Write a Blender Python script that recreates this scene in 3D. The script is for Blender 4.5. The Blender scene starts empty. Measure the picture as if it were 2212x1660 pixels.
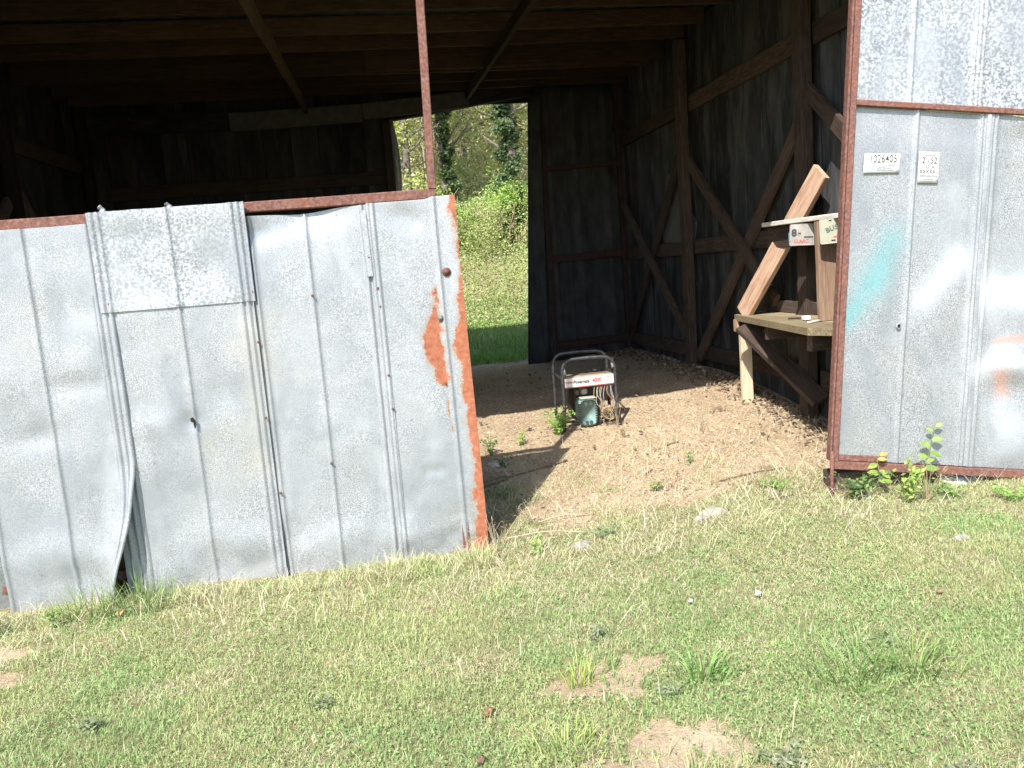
import bpy, math, random
import numpy as np
from mathutils import Matrix, Vector, Quaternion

rnd = random.Random(7)
rng = np.random.default_rng(11)
RAD = math.radians
scene = bpy.context.scene
COL = scene.collection

# ------------------------------------------------------------------ camera
CAM_H = 1.40
cam_d = bpy.data.cameras.new('camera')
cam = bpy.data.objects.new('camera', cam_d)
COL.objects.link(cam)
scene.camera = cam
cam_d.sensor_width = 36.0
cam_d.lens = 1703.0 / 2212.0 * 36.0
cam_d.clip_start = 0.05
cam_d.clip_end = 2000.0
_y, _p, _r = RAD(9.2), RAD(-8.25), RAD(4.5)
_fw = Vector((math.sin(_y) * math.cos(_p), math.cos(_y) * math.cos(_p), math.sin(_p)))
_r0 = Vector((math.cos(_y), -math.sin(_y), 0))
_u0 = _r0.cross(_fw)
_rt = _r0 * math.cos(_r) - _u0 * math.sin(_r)
_up = _u0 * math.cos(_r) + _r0 * math.sin(_r)
cam.matrix_world = Matrix(((_rt.x, _up.x, -_fw.x, 0), (_rt.y, _up.y, -_fw.y, 0),
                           (_rt.z, _up.z, -_fw.z, CAM_H), (0, 0, 0, 1)))

# ------------------------------------------------------------------ sky, sun, exposure
SUN_EL, SUN_AZ = 47.5, 32.0          # light travels towards +Y, 32 deg to the right, 47.5 deg down
world = bpy.data.worlds.new('World')
scene.world = world
world.use_nodes = True
wnt = world.node_tree
wnt.nodes.clear()
_sky = wnt.nodes.new('ShaderNodeTexSky')
_sky.sky_type = 'NISHITA'
_sky.sun_disc = False
_sky.sun_elevation = RAD(SUN_EL)
_sky.sun_rotation = RAD(180 + SUN_AZ)
_bg = wnt.nodes.new('ShaderNodeBackground')
_bg.inputs['Strength'].default_value = 0.15
_wo = wnt.nodes.new('ShaderNodeOutputWorld')
wnt.links.new(_sky.outputs[0], _bg.inputs[0])
wnt.links.new(_bg.outputs[0], _wo.inputs[0])

sun_d = bpy.data.lights.new('sun', 'SUN')
sun_d.energy = 4.0
sun_d.angle = RAD(0.5)
sun_d.color = (1.0, 0.965, 0.91)
sun = bpy.data.objects.new('sun', sun_d)
COL.objects.link(sun)
_sd = Vector((math.sin(RAD(SUN_AZ)) * math.cos(RAD(SUN_EL)), math.cos(RAD(SUN_AZ)) * math.cos(RAD(SUN_EL)), -math.sin(RAD(SUN_EL))))
sun.rotation_euler = _sd.to_track_quat('-Z', 'Y').to_euler()
sun.location = (-4, -6, 10)

scene.view_settings.view_transform = 'Standard'
scene.view_settings.look = 'None'
scene.view_settings.exposure = 1.0
scene.view_settings.gamma = 1.0
scene.cycles.max_bounces = 8
scene.cycles.diffuse_bounces = 6
scene.cycles.glossy_bounces = 3
scene.cycles.use_denoising = True

# ------------------------------------------------------------------ helpers
def ss(x, a, b):
    t = np.clip((np.asarray(x, float) - a) / (b - a), 0, 1)
    return t * t * (3 - 2 * t)

_NG = rng.random((256, 256))
def vnoise(x, y, s, off=0.0):
    x = np.asarray(x, float) * s + 37.3 + off * 13.7
    y = np.asarray(y, float) * s + 91.7 + off * 7.1
    xi = np.floor(x).astype(int); yi = np.floor(y).astype(int)
    fx = x - xi; fy = y - yi
    fx = fx * fx * (3 - 2 * fx); fy = fy * fy * (3 - 2 * fy)
    g = lambda a, b: _NG[a % 256, b % 256]
    return (g(xi, yi) * (1 - fx) + g(xi + 1, yi) * fx) * (1 - fy) + (g(xi, yi + 1) * (1 - fx) + g(xi + 1, yi + 1) * fx) * fy
def fbm(x, y, s, off=0.0):
    return (vnoise(x, y, s, off) + .5 * vnoise(x, y, 2 * s, off + 3) + .25 * vnoise(x, y, 4 * s, off + 5)) / 1.75

def gz(x, y):
    """height of the ground"""
    x = np.asarray(x, float); y = np.asarray(y, float)
    inn = ss(y, 3.7, 6.6)
    z = -0.05 + 0.02 * ss(y, 1.5, 3.9) + .13 * ss(x, .5, 2.6) * ss(y, 1.5, 3.7) * (1 - inn) + inn * (.32 + .06 * ss(x, 2.0, 3.0))
    return z + .30 * ss(y, 10.0, 12.0) + 1.75 * ss(y, 11.7, 15.0) + 7.0 * ss(y, 17.5, 28)
def gzb(x, y):
    """the same with its small bumps"""
    near = ss(-np.asarray(y, float), -30, -14)
    return gz(x, y) + near * (.030 * (fbm(x, y, 2.3) - .5) + .016 * (fbm(x, y, 9.0, 2) - .5))

def W(o):
    m = o.matrix_basis.copy()
    if o.parent is not None:
        return W(o.parent) @ o.matrix_parent_inverse @ m
    return m
def setparent(o, p):
    if p is not None:
        o.parent = p
        o.matrix_parent_inverse = W(p).inverted()
    return o
def tag(o, label=None, cat=None, group=None, kind=None):
    if label: o['label'] = label
    if cat: o['category'] = cat
    if group: o['group'] = group
    if kind: o['kind'] = kind
    return o
def empty(name, loc, label=None, cat=None, group=None):
    o = bpy.data.objects.new(name, None)
    o.empty_display_size = .1
    o.location = loc
    COL.objects.link(o)
    return tag(o, label, cat, group)
def link(name, me, parent=None, mat=None):
    o = bpy.data.objects.new(name, me)
    COL.objects.link(o)
    if mat is not None:
        me.materials.clear(); me.materials.append(mat)
    return setparent(o, parent)
def mesh_np(name, V, F, mat=None, parent=None, cols=None, smooth=False, attrs=None):
    """V (n,3); F (m,k) all the same k; cols (n,3) colour per vertex; attrs {name: (n,)}"""
    V = np.asarray(V, np.float32); F = np.asarray(F, np.int32)
    me = bpy.data.meshes.new(name)
    n, k = F.shape
    me.vertices.add(len(V)); me.vertices.foreach_set('co', V.ravel())
    me.loops.add(n * k); me.loops.foreach_set('vertex_index', F.ravel())
    me.polygons.add(n)
    me.polygons.foreach_set('loop_start', np.arange(0, n * k, k, dtype=np.int32))
    me.polygons.foreach_set('loop_total', np.full(n, k, np.int32))
    if smooth: me.polygons.foreach_set('use_smooth', np.ones(n, bool))
    me.update(calc_edges=True)
    if cols is not None:
        a = me.color_attributes.new('col', 'FLOAT_COLOR', 'POINT')
        c = np.ones((len(V), 4), np.float32); c[:, :cols.shape[1]] = cols
        a.data.foreach_set('color', c.ravel())
    for nm, val in (attrs or {}).items():
        val = np.asarray(val, np.float32)
        if val.ndim == 1:
            a = me.attributes.new(nm, 'FLOAT', 'POINT'); a.data.foreach_set('value', val)
        else:
            a = me.color_attributes.new(nm, 'FLOAT_COLOR', 'POINT'); a.data.foreach_set('color', val.ravel())
    return link(name, me, parent, mat)
def py_mesh(name, V, F, mat=None, parent=None, smooth=False):
    me = bpy.data.meshes.new(name)
    me.from_pydata([tuple(v) for v in V], [], [tuple(f) for f in F])
    me.update()
    if smooth:
        for p in me.polygons: p.use_smooth = True
    return link(name, me, parent, mat)

def beam_mesh(L, w, h, wob=.0015, seg=5, ch=.0035, warp=0.0, taper=0.0):
    """a sawn board along local X with chamfered edges and a slight wander"""
    V, F = [], []
    r = lambda: rnd.uniform(-wob, wob)
    n1, n2 = rnd.uniform(-1, 1), rnd.uniform(-1, 1)
    for i in range(seg + 1):
        t = i / seg; x = t * L
        oy = r() + warp * n1 * math.sin(math.pi * t); oz = r() + warp * n2 * math.sin(math.pi * t)
        k = 1 - taper * t
        a, b = w / 2 * k, h / 2 * k
        for (yy, zz) in ((-a, -b + ch), (-a + ch, -b), (a - ch, -b), (a, -b + ch), (a, b - ch), (a - ch, b), (-a + ch, b), (-a, b - ch)):
            V.append((x + (r() if i in (0, seg) else 0), yy + oy, zz + oz))
    for i in range(seg):
        for j in range(8):
            F.append((i * 8 + j, i * 8 + (j + 1) % 8, (i + 1) * 8 + (j + 1) % 8, (i + 1) * 8 + j))
    F.append(tuple(range(7, -1, -1))); F.append(tuple(range(seg * 8, seg * 8 + 8)))
    me = bpy.data.meshes.new('board'); me.from_pydata(V, [], F); me.update()
    return me
def frame_matrix(p0, p1, up):
    x = (Vector(p1) - Vector(p0)).normalized()
    u = Vector(up)
    z = (u - x * u.dot(x)).normalized(); y = z.cross(x)
    return Matrix(((x.x, y.x, z.x, p0[0]), (x.y, y.y, z.y, p0[1]), (x.z, y.z, z.z, p0[2]), (0, 0, 0, 1)))
def beam(name, p0, p1, w, h, mat, parent=None, up=(0, 0, 1), **kw):
    """w is across local Y, h along 'up'"""
    me = beam_mesh((Vector(p1) - Vector(p0)).length, w, h, **kw)
    o = bpy.data.objects.new(name, me); COL.objects.link(o)
    me.materials.append(mat)
    o.matrix_basis = frame_matrix(p0, p1, up)
    return setparent(o, parent)
def tube(name, pts, r, mat, parent=None, n=8, close=False, taper=None):
    """round bar through points"""
    pts = [Vector(p) for p in pts]
    V, F = [], []
    prev = None
    for i, p in enumerate(pts):
        d = (pts[min(i + 1, len(pts) - 1)] - pts[max(i - 1, 0)]).normalized()
        if prev is None:
            a = d.orthogonal().normalized()
        else:
            a = (prev - d * prev.dot(d)).normalized()
        prev = a; b = d.cross(a)
        rr = r if taper is None else r * (1 + (taper - 1) * i / max(1, len(pts) - 1))
        for j in range(n):
            t = 2 * math.pi * j / n
            V.append(p + (a * math.cos(t) + b * math.sin(t)) * rr)
    for i in range(len(pts) - 1):
        for j in range(n):
            F.append((i * n + j, i * n + (j + 1) % n, (i + 1) * n + (j + 1) % n, (i + 1) * n + j))
    F.append(tuple(range(n - 1, -1, -1))); F.append(tuple(range((len(pts) - 1) * n, len(pts) * n)))
    return py_mesh(name, V, F, mat, parent, smooth=True)
def smooth_path(pts, k=6):
    """Catmull-Rom through points"""
    P = [Vector(p) for p in pts]; P = [P[0] * 2 - P[1]] + P + [P[-1] * 2 - P[-2]]
    out = []
    for i in range(1, len(P) - 2):
        for j in range(k):
            t = j / k
            out.append(.5 * ((2 * P[i]) + (P[i + 1] - P[i - 1]) * t + (2 * P[i - 1] - 5 * P[i] + 4 * P[i + 1] - P[i + 2]) * t * t + (3 * P[i] - P[i - 1] - 3 * P[i + 1] + P[i + 2]) * t ** 3))
    out.append(P[-2]); return out
def box(name, lo, hi, mat, parent=None, M=None, ch=.004):
    """chamfered box"""
    x0, y0, z0 = lo; x1, y1, z1 = hi
    c = min(ch, (x1 - x0) / 3, (y1 - y0) / 3, (z1 - z0) / 3)
    V = []
    for (z, a) in ((z0, c), (z0 + c, 0), (z1 - c, 0), (z1, c)):
        b = c if a == 0 else c
        X0, X1, Y0, Y1 = x0 + a, x1 - a, y0 + a, y1 - a
        V += [(X0 + b, Y0, z), (X1 - b, Y0, z), (X1, Y0 + b, z), (X1, Y1 - b, z), (X1 - b, Y1, z), (X0 + b, Y1, z), (X0, Y1 - b, z), (X0, Y0 + b, z)]
    F = [tuple(range(7, -1, -1)), tuple(range(24, 32))]
    for k in range(3):
        for j in range(8):
            F.append((k * 8 + j, k * 8 + (j + 1) % 8, k * 8 + 8 + (j + 1) % 8, k * 8 + 8 + j))
    if M is not None: V = [M @ Vector(v) for v in V]
    return py_mesh(name, V, F, mat, parent)
def text_obj(name, body, size, M, mat, parent, align='CENTER', bold=0.0, shear=0.0, stretch=1.0, spacing=1.0):
    cu = bpy.data.curves.new('lettering', 'FONT')
    cu.body = body; cu.size = size; cu.align_x = align; cu.align_y = 'CENTER'
    cu.offset = bold; cu.shear = shear; cu.space_character = spacing; cu.resolution_u = 3
    tmp = bpy.data.objects.new('lettering', cu); COL.objects.link(tmp)
    dg = bpy.context.evaluated_depsgraph_get()
    me = bpy.data.meshes.new_from_object(tmp.evaluated_get(dg))
    bpy.data.objects.remove(tmp); bpy.data.curves.remove(cu)
    me.transform(M @ Matrix.Diagonal((stretch, 1, 1, 1)))
    return link(name, me, parent, mat)

# ------------------------------------------------------------------ materials
class Mat:
    def __init__(s, name):
        s.m = bpy.data.materials.new(name); s.m.use_nodes = True
        s.nt = s.m.node_tree; s.b = s.nt.nodes['Principled BSDF']; s.out = s.nt.nodes['Material Output']
    def n(s, t, props=None, **ins):
        nd = s.nt.nodes.new('ShaderNode' + t)
        for k, v in (props or {}).items(): setattr(nd, k, v)
        for k, v in ins.items():
            key = k.replace('_', ' ')
            sock = nd.inputs[key] if key in nd.inputs else nd.inputs[int(k[1:])]
            s.set(sock, v)
        return nd
    def set(s, sock, v):
        if hasattr(v, 'outputs'): v = v.outputs[0]
        if isinstance(v, bpy.types.NodeSocket): s.nt.links.new(v, sock)
        else:
            if sock.type == 'RGBA' and len(v) == 3: v = (*v, 1)
            sock.default_value = v
    def coord(s, which='Object', scale=(1, 1, 1), rand=False):
        tc = s.n('TexCoord')
        v = tc.outputs[which]
        if rand:
            oi = s.n('ObjectInfo')
            c = s.n('Combine' + 'XYZ', X=s.math('MULTIPLY', oi.outputs['Random'], 37.0), Y=s.math('MULTIPLY', oi.outputs['Random'], 91.0), Z=s.math('MULTIPLY', oi.outputs['Random'], 53.0))
            v = s.n('VectorMath', dict(operation='ADD'), i0=v, i1=c.outputs[0]).outputs[0]
        return s.n('Mapping', None, Vector=v, Scale=scale).outputs[0]
    def noise(s, vec, scale, detail=3, rough=.55, dist=0.0):
        return s.n('TexNoise', None, Vector=vec, Scale=scale, Detail=detail, Roughness=rough, Distortion=dist).outputs[0]
    def math(s, op, a, b=0.0, clamp=False):
        return s.n('Math', dict(operation=op, use_clamp=clamp), i0=a, i1=b).outputs[0]
    def ramp(s, fac, stops, interp='LINEAR'):
        r = s.n('ValToRGB', None, Fac=fac)
        r.color_ramp.interpolation = interp
        e = r.color_ramp.elements
        while len(e) < len(stops): e.new(.5)
        for i, (p, c) in enumerate(stops):
            e[i].position = p
            e[i].color = (c, c, c, 1) if isinstance(c, (int, float)) else (*c, 1)
        return r.outputs[0]
    def mix(s, fac, a, b, mode='MIX'):
        m = s.n('Mix', dict(data_type='RGBA', blend_type=mode))
        s.set(m.inputs[0], fac); s.set(m.inputs[6], a); s.set(m.inputs[7], b)
        return m.outputs[2]
    def attr(s, name):
        return s.n('Attribute', dict(attribute_name=name))
    def bump(s, h, strength=.3, dist=.01, normal=None):
        b = s.n('Bump', None, Strength=strength, Distance=dist, Height=h)
        if normal is not None: s.set(b.inputs['Normal'], normal)
        return b.outputs[0]
    def fin(s, color=None, rough=None, metal=None, normal=None, spec=None):
        if color is not None: s.set(s.b.inputs['Base Color'], color)
        if rough is not None: s.set(s.b.inputs['Roughness'], rough)
        if metal is not None: s.set(s.b.inputs['Metallic'], metal)
        if normal is not None: s.set(s.b.inputs['Normal'], normal)
        if spec is not None: s.set(s.b.inputs['Specular IOR Level'], spec)
        return s.m

def wood(name, c_dark, c_mid, c_light, grain=26, rough=.85, bleach=0.0, knots=True, bump=.35):
    m = Mat(name)
    v = m.coord('Object', (.8, 7, 7), rand=True)
    wob = m.coord('Object', (1.5, 5, 5), rand=True)
    base = m.noise(v, grain * .35, 5, .62, .7)
    fine = m.noise(m.coord('Object', (1.2, 26, 26), rand=True), 7, 3, .6, .2)
    c = m.ramp(base, [(.30, c_dark), (.52, c_mid), (.72, c_light)])
    c = m.mix(m.ramp(fine, [(.40, .0), (.70, .40)]), c, c_dark, 'MIX')
    big = m.noise(m.coord('Object', (1, 1, 1), rand=True), 2.2, 3)
    c = m.mix(m.ramp(big, [(.35, 0.0), (.7, .45)]), c, c_light)
    oi = m.n('ObjectInfo').outputs['Random']
    c = m.mix(1.0, c, m.ramp(oi, [(0, .52), (1, 1.48)]), 'MULTIPLY')
    if bleach:
        b2 = m.noise(m.coord('Object', (.8, 3.2, 3.2), rand=True), 2.0, 5, .65, .4)
        c = m.mix(m.ramp(b2, [(.46, 0.0), (.70, bleach)]), c, (.30, .30, .29))
    return m.fin(c, rough, 0.0, m.bump(base, bump, .004, m.bump(fine, bump, .002)), .2)

M_BARN = wood('shade_dark_weathered_barn_board', (.007, .007, .007), (.016, .016, .016), (.032, .032, .032), bleach=.10)  # dark copy of the boards, shade of back and left walls in its colour
M_WALL = wood('bleached_grey_lit_wall_board', (.016, .016, .017), (.040, .040, .041), (.072, .072, .074), bleach=.26)  # lighter copy of the boards for the better lit right wall
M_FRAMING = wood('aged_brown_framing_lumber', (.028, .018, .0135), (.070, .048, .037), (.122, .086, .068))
M_DARKFRAME = wood('shade_dark_framing', (.012, .008, .006), (.026, .018, .014), (.045, .032, .025))  # darker copy of the framing, shade at back and left put in its colour
M_RAFTER = wood('dusty_roof_lumber', (.022, .012, .007), (.05, .029, .017), (.085, .053, .032))
M_PINE = wood('fresh_pine_lumber', (.24, .125, .075), (.46, .30, .205), (.60, .43, .31), grain=22, rough=.7)
M_BENCHTOP = wood('worn_plywood_bench_top', (.13, .10, .06), (.29, .23, .14), (.42, .35, .22), rough=.8)
M_PALEWOOD = wood('pale_dry_wood_and_lit_edge', (.35, .31, .26), (.55, .51, .45), (.7, .67, .6), rough=.8)

def galvanized(name, spangle, contrast, base=.60, rust=False, paint=False, yellow=.12, rough=.46):
    m = Mat(name)
    v = m.coord('Object')
    sp = m.noise(v, spangle, 2.5, .55, .35)
    lo = base * (1 - contrast); hi = min(.84, base * (1 + contrast * .55))
    spc = m.ramp(sp, [(.40, (lo, lo * 1.05, lo * 1.11)), (.60, (hi, hi * 1.02, hi * 1.045))])
    flat = (base * .96, base, base * 1.045)
    big = m.noise(v, 2.6, 4, .6, .3)
    c = m.mix(m.ramp(big, [(.30, .35), (.62, 1.0)]), flat, spc)
    # cloudy oxide, faint yellow film, vertical wash streaks
    cl = m.noise(m.coord('Object', (1, 1, .6)), 4.2, 4, .6, .5)
    c = m.mix(m.ramp(cl, [(.46, 0.0), (.68, .70)]), c, (base * .66, base * .72, base * .78))
    br = m.noise(m.coord('Object', (1, 1, .7)), 3.1, 3, .6, .8)
    c = m.mix(m.ramp(br, [(.54, 0.0), (.72, .40)]), c, (base * 1.28, base * 1.33, base * 1.38))
    yl = m.noise(m.coord('Object', (1, 1, .8)), 2.1, 3, .5)
    c = m.mix(m.ramp(yl, [(.60, 0.0), (.78, yellow * 2.6)]), c, (.52, .48, .33))
    st = m.noise(m.coord('Object', (26, 26, 1.3)), 1.6, 3, .6)
    c = m.mix(m.ramp(st, [(.52, 0.0), (.75, .16)]), c, (.36, .37, .38))
    fl = m.math('MULTIPLY', m.ramp(m.noise(v, 30, 3, .6), [(.65, 0.0), (.69, 1.0)]), m.ramp(m.noise(v, 3.3, 2), [(.54, 0.0), (.66, .55)]))
    c = m.mix(fl, c, (.20, .10, .055))
    ro = m.ramp(m.noise(v, 5, 3), [(.3, rough - .10), (.7, rough + .10)])
    metal = .3
    if rust:
        at = m.attr('rust').outputs['Fac']
        e = m.noise(v, 34, 5, .7)
        e2 = m.noise(v, 9, 3, .6)
        s1 = m.math('ADD', at, m.math('MULTIPLY', m.math('SUBTRACT', e, .5), .55))
        s1 = m.math('ADD', s1, m.math('MULTIPLY', m.math('SUBTRACT', e2, .5), .9))
        s1 = m.math('ADD', s1, m.math('MULTIPLY', m.math('SUBTRACT', m.noise(v, 110, 3, .7), .5), .35))
        k = m.ramp(s1, [(.46, 0.0), (.54, 1.0)])
        rc = m.ramp(m.noise(v, 40, 4, .7), [(.3, (.24, .075, .038)), (.55, (.36, .13, .068)), (.75, (.45, .19, .11))])
        c = m.mix(m.ramp(s1, [(.22, 0.0), (.47, .45)]), c, (.34, .24, .14))
        c = m.mix(k, c, rc)
        ro = m.mix(k, ro, (.9, .9, .9)); metal = m.math('MULTIPLY', m.math('SUBTRACT', 1.0, k), .3)
    if paint:
        pa = m.attr('paint')
        g = m.noise(v, 260, 2, .6)
        a = m.math('MULTIPLY', pa.outputs['Alpha'], m.ramp(g, [(.2, .62), (.75, 1.05)]), True)
        c = m.mix(a, c, pa.outputs['Color'])
        metal = m.math('MULTIPLY', m.math('SUBTRACT', 1.0, a), .3)
    nrm = m.bump(m.noise(v, 6, 4, .6, .4), .22, .012, m.bump(sp, .05, .002))
    return m.fin(c, ro, metal, nrm, .4)

M_GALV = galvanized('galvanised_sheet_fine_spangle', 210, .44, .405)
M_GALV_OLD = galvanized('galvanised_sheet_clouded', 170, .46, .395, yellow=.2)
M_GALV_BIG = galvanized('galvanised_sheet_coarse_spangle', 95, .52, .42, yellow=.05)
M_GALV_RUST = galvanized('galvanised_sheet_rusted', 210, .44, .405, rust=True)
M_GALV_PAINT = galvanized('galvanised_sheet_sprayed', 190, .50, .37, paint=True, yellow=.05)
M_GALV_XL = galvanized('galvanised_sheet_bold_spangle', 74, .66, .42, yellow=0)

def rusty_steel():
    m = Mat('rusted_steel_tube')
    v = m.coord('Object')
    a = m.noise(v, 60, 5, .7)
    b = m.noise(v, 6, 3, .6)
    c = m.ramp(a, [(.3, (.10, .045, .037)), (.5, (.185, .09, .072)), (.7, (.29, .165, .135))])
    c = m.mix(m.ramp(b, [(.45, 0.0), (.75, .5)]), c, (.27, .10, .055))
    return m.fin(c, .82, .1, m.bump(a, .5, .002), .25)
M_RUST = rusty_steel()
def plain(name, col, rough=.6, metal=0.0, var=.25, scale=30, bump=.1):
    m = Mat(name)
    v = m.coord('Object')
    n = m.noise(v, scale, 4, .6)
    d = tuple(x * (1 - var) for x in col); l = tuple(min(1, x * (1 + var)) for x in col)
    c = m.ramp(n, [(.3, d), (.7, l)])
    return m.fin(c, rough, metal, m.bump(n, bump, .003))
M_SCREW = plain('rusty_screw', (.16, .07, .05), .7, .3)
M_DARKHOLE = plain('dark_hole', (.01, .01, .01), .9)
M_PAPER = plain('sun_bleached_paper', (.66, .66, .64), .8, 0, .06, 8)
M_INK = plain('faded_black_ink', (.055, .055, .06), .8)
M_INKGREY = plain('grey_print', (.32, .33, .34), .8)
M_INKRED = plain('faded_red_ink', (.52, .09, .09), .7)
M_INKGREEN = plain('faded_green_ink', (.10, .17, .13), .8)

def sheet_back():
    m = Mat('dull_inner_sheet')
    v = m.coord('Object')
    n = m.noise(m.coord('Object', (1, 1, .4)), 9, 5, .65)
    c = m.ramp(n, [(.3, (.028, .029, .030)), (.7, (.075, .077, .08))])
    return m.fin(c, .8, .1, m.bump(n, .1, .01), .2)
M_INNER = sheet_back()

def ground_mat():
    m = Mat('ground_soil')
    v = m.coord('Object')
    d = m.attr('dirt').outputs['Fac']
    n1 = m.noise(v, 3.0, 5, .62)
    n2 = m.noise(v, 55, 5, .7)
    n3 = m.noise(v, 220, 3, .65)
    sand = m.ramp(n1, [(.3, (.46, .34, .215)), (.55, (.58, .45, .295)), (.75, (.66, .54, .375))])
    sand = m.mix(m.ramp(n2, [(.40, .42), (.56, 0.0)]), sand, (.26, .18, .125))
    turf = m.ramp(n2, [(.32, (.17, .17, .075)), (.5, (.30, .27, .135)), (.68, (.44, .38, .22))])
    e = m.math('ADD', d, m.math('MULTIPLY', m.math('SUBTRACT', m.noise(v, 14, 4, .65), .5), .7))
    c = m.mix(m.ramp(e, [(.42, 0.0), (.58, 1.0)]), turf, sand)
    c = m.mix(m.ramp(n3, [(.35, .22), (.55, 0.0)]), c, (.20, .15, .10), 'MIX')
    h = m.math('ADD', m.math('MULTIPLY', n2, .7), m.math('MULTIPLY', n3, .4))
    return m.fin(c, .95, 0, m.bump(h, .8, .018), .15)
M_GROUND = ground_mat()

def leaf_mat(name, trans=.35, rough=.55):
    m = Mat(name)
    c = m.attr('col').outputs['Color']
    v = m.coord('Object')
    c2 = m.mix(1.0, c, m.ramp(m.noise(v, 40, 3), [(.3, .78), (.7, 1.18)]), 'MULTIPLY')
    m.fin(c2, rough, 0, None, .3)
    t = m.n('BsdfTranslucent', None, Color=m.mix(1.0, c2, (1.0, 1.0, .72), 'MULTIPLY'))
    mx = m.n('MixShader', None, Fac=trans)
    m.nt.links.new(m.b.outputs[0], mx.inputs[1]); m.nt.links.new(t.outputs[0], mx.inputs[2])
    m.nt.links.new(mx.outputs[0], m.out.inputs[0])
    return m.m
M_LEAF = leaf_mat('leaf_tissue', .42)
M_BLADE = leaf_mat('grass_blade', .30, .5)
M_LITTER = leaf_mat('dry_litter', .08, .9)
M_STEM = plain('dry_stem', (.36, .27, .17), .85)
M_GSTEM = plain('green_stem', (.14, .20, .06), .7)
M_BARK = plain('grey_bark', (.16, .13, .10), .95, 0, .5, 22, .8)
M_STONE = plain('pale_quartz_stone', (.31, .28, .225), .85, 0, .18, 26, .5)
M_GREYSTONE = plain('grey_stone', (.27, .25, .21), .9, 0, .3, 30, .6)
M_STICK = plain('dead_stick', (.15, .105, .07), .9, 0, .4, 40, .4)

# ------------------------------------------------------------------ the ground
BARE = [(.66, 2.50, .23, .15), (.76, 2.06, .20, .15), (.60, 1.93, .28, .16), (-1.72, 3.44, .20, .08), (-1.62, 3.20, .10, .07)]
DRY = [(1.17, 2.50, .12, .13), (1.20, 3.60, .50, .25), (-.45, 3.68, .6, .10), (1.62, 2.05, .16, .12), (.95, 3.30, .5, .14), (-.35, 2.35, .12, .1), (1.9, 3.2, .5, .16), (-.9, 2.9, .3, .12), (.2, 2.75, .3, .12), (1.55, 1.75, .2, .1), (.5, 2.9, .3, .1)]
def dryness(x, y):
    b = np.zeros(np.shape(x))
    for (cx, cy, rx, ry) in DRY:
        d = np.sqrt(((x - cx) / rx) ** 2 + ((y - cy) / ry) ** 2) + 1.0 * (fbm(x, y, 7.0, 15) - .5)
        b = np.maximum(b, 1 - ss(d, .4, 1.2))
    return b
def bare(x, y):
    b = np.zeros(np.shape(x))
    for (cx, cy, rx, ry) in BARE:
        d = np.sqrt(((x - cx) / rx) ** 2 + ((y - cy) / ry) ** 2)
        d = d + 1.1 * (fbm(x, y, 9.0, 9) - .5) + 1.5 * (fbm(x, y, 26.0, 17) - .5)
        b = np.maximum(b, 1 - ss(d, .40, 1.30))
    return b
def dirt(x, y):
    """1 = bare soil, 0 = turf"""
    e = fbm(x, y, 3.0, 4) - .5
    front = ss(y + 1.7 * e + .10 * np.asarray(x), 3.35, 5.0)
    back = 1 - ss(y + .5 * e, 9.1, 9.7)
    side = ss(x, -3.3, -2.9) * (1 - ss(x, 3.05, 3.3))
    ins = front * back * side
    return np.clip(np.maximum(ins, .95 * bare(x, y)), 0, 1)
def axis(lo, hi, step, far):
    a = list(np.arange(lo, hi + 1e-6, step)); s = step; p = hi
    while p < far: s *= 1.35; p += s; a.append(p)
    s = step; p = lo
    while p > -far: s *= 1.35; p -= s; a.insert(0, p)
    return np.array(a)
gx = axis(-3.6, 4.2, .045, 600); gy = axis(.6, 10.2, .045, 600)
GX, GY = np.meshgrid(gx, gy)
GZv = gzb(GX, GY)
nx, ny = len(gx), len(gy)
idx = np.arange(nx * ny).reshape(ny, nx)
Fg = np.stack([idx[:-1, :-1], idx[:-1, 1:], idx[1:, 1:], idx[1:, :-1]], -1).reshape(-1, 4)
ground = mesh_np('ground', np.stack([GX, GY, GZv], -1).reshape(-1, 3), Fg, M_GROUND, smooth=True, attrs={'dirt': dirt(GX, GY).ravel()})
tag(ground, 'grassy ground with bare tan soil running into the open barn', kind='structure')

# ------------------------------------------------------------------ the barn
XR, XL, YF, YB = 3.0, -2.88, 3.94, 9.15
barn = empty('barn', (.05, 6.5, .2), 'dark old wooden barn with its open front, framing and plank walls seen inside', 'barn')
def roof_z(y): return 3.42 + (y - 3.7) * .016
# planks of the two side walls
def side_wall(X, sgn):
    y = YF + .02; seams = []
    while y < YB - .05:
        w = rnd.uniform(.22, .31)
        y1 = min(y + w, YB)
        base = float(gz(X, (y + y1) / 2)) - .05
        gap = .011
        off = rnd.uniform(-.004, .004)
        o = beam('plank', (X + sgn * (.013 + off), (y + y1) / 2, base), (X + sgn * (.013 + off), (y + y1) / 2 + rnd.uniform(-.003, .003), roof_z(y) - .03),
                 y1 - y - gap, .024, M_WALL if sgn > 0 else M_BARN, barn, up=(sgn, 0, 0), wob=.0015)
        seams.append(y1); y = y1
    for s in seams[:-1]:
        if sgn > 0 and (abs(s - 7.31) < .14 or abs(s - 7.69) < .14):
            segs = [(.2, 2.25), (3.02, roof_z(s) - .05)]
        else:
            segs = [(.2, roof_z(s) - .05)]
        for (a, b) in segs:
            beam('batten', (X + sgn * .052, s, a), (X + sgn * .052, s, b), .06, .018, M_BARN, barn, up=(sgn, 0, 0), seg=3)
side_wall(XR, 1); side_wall(XL, -1)
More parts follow.
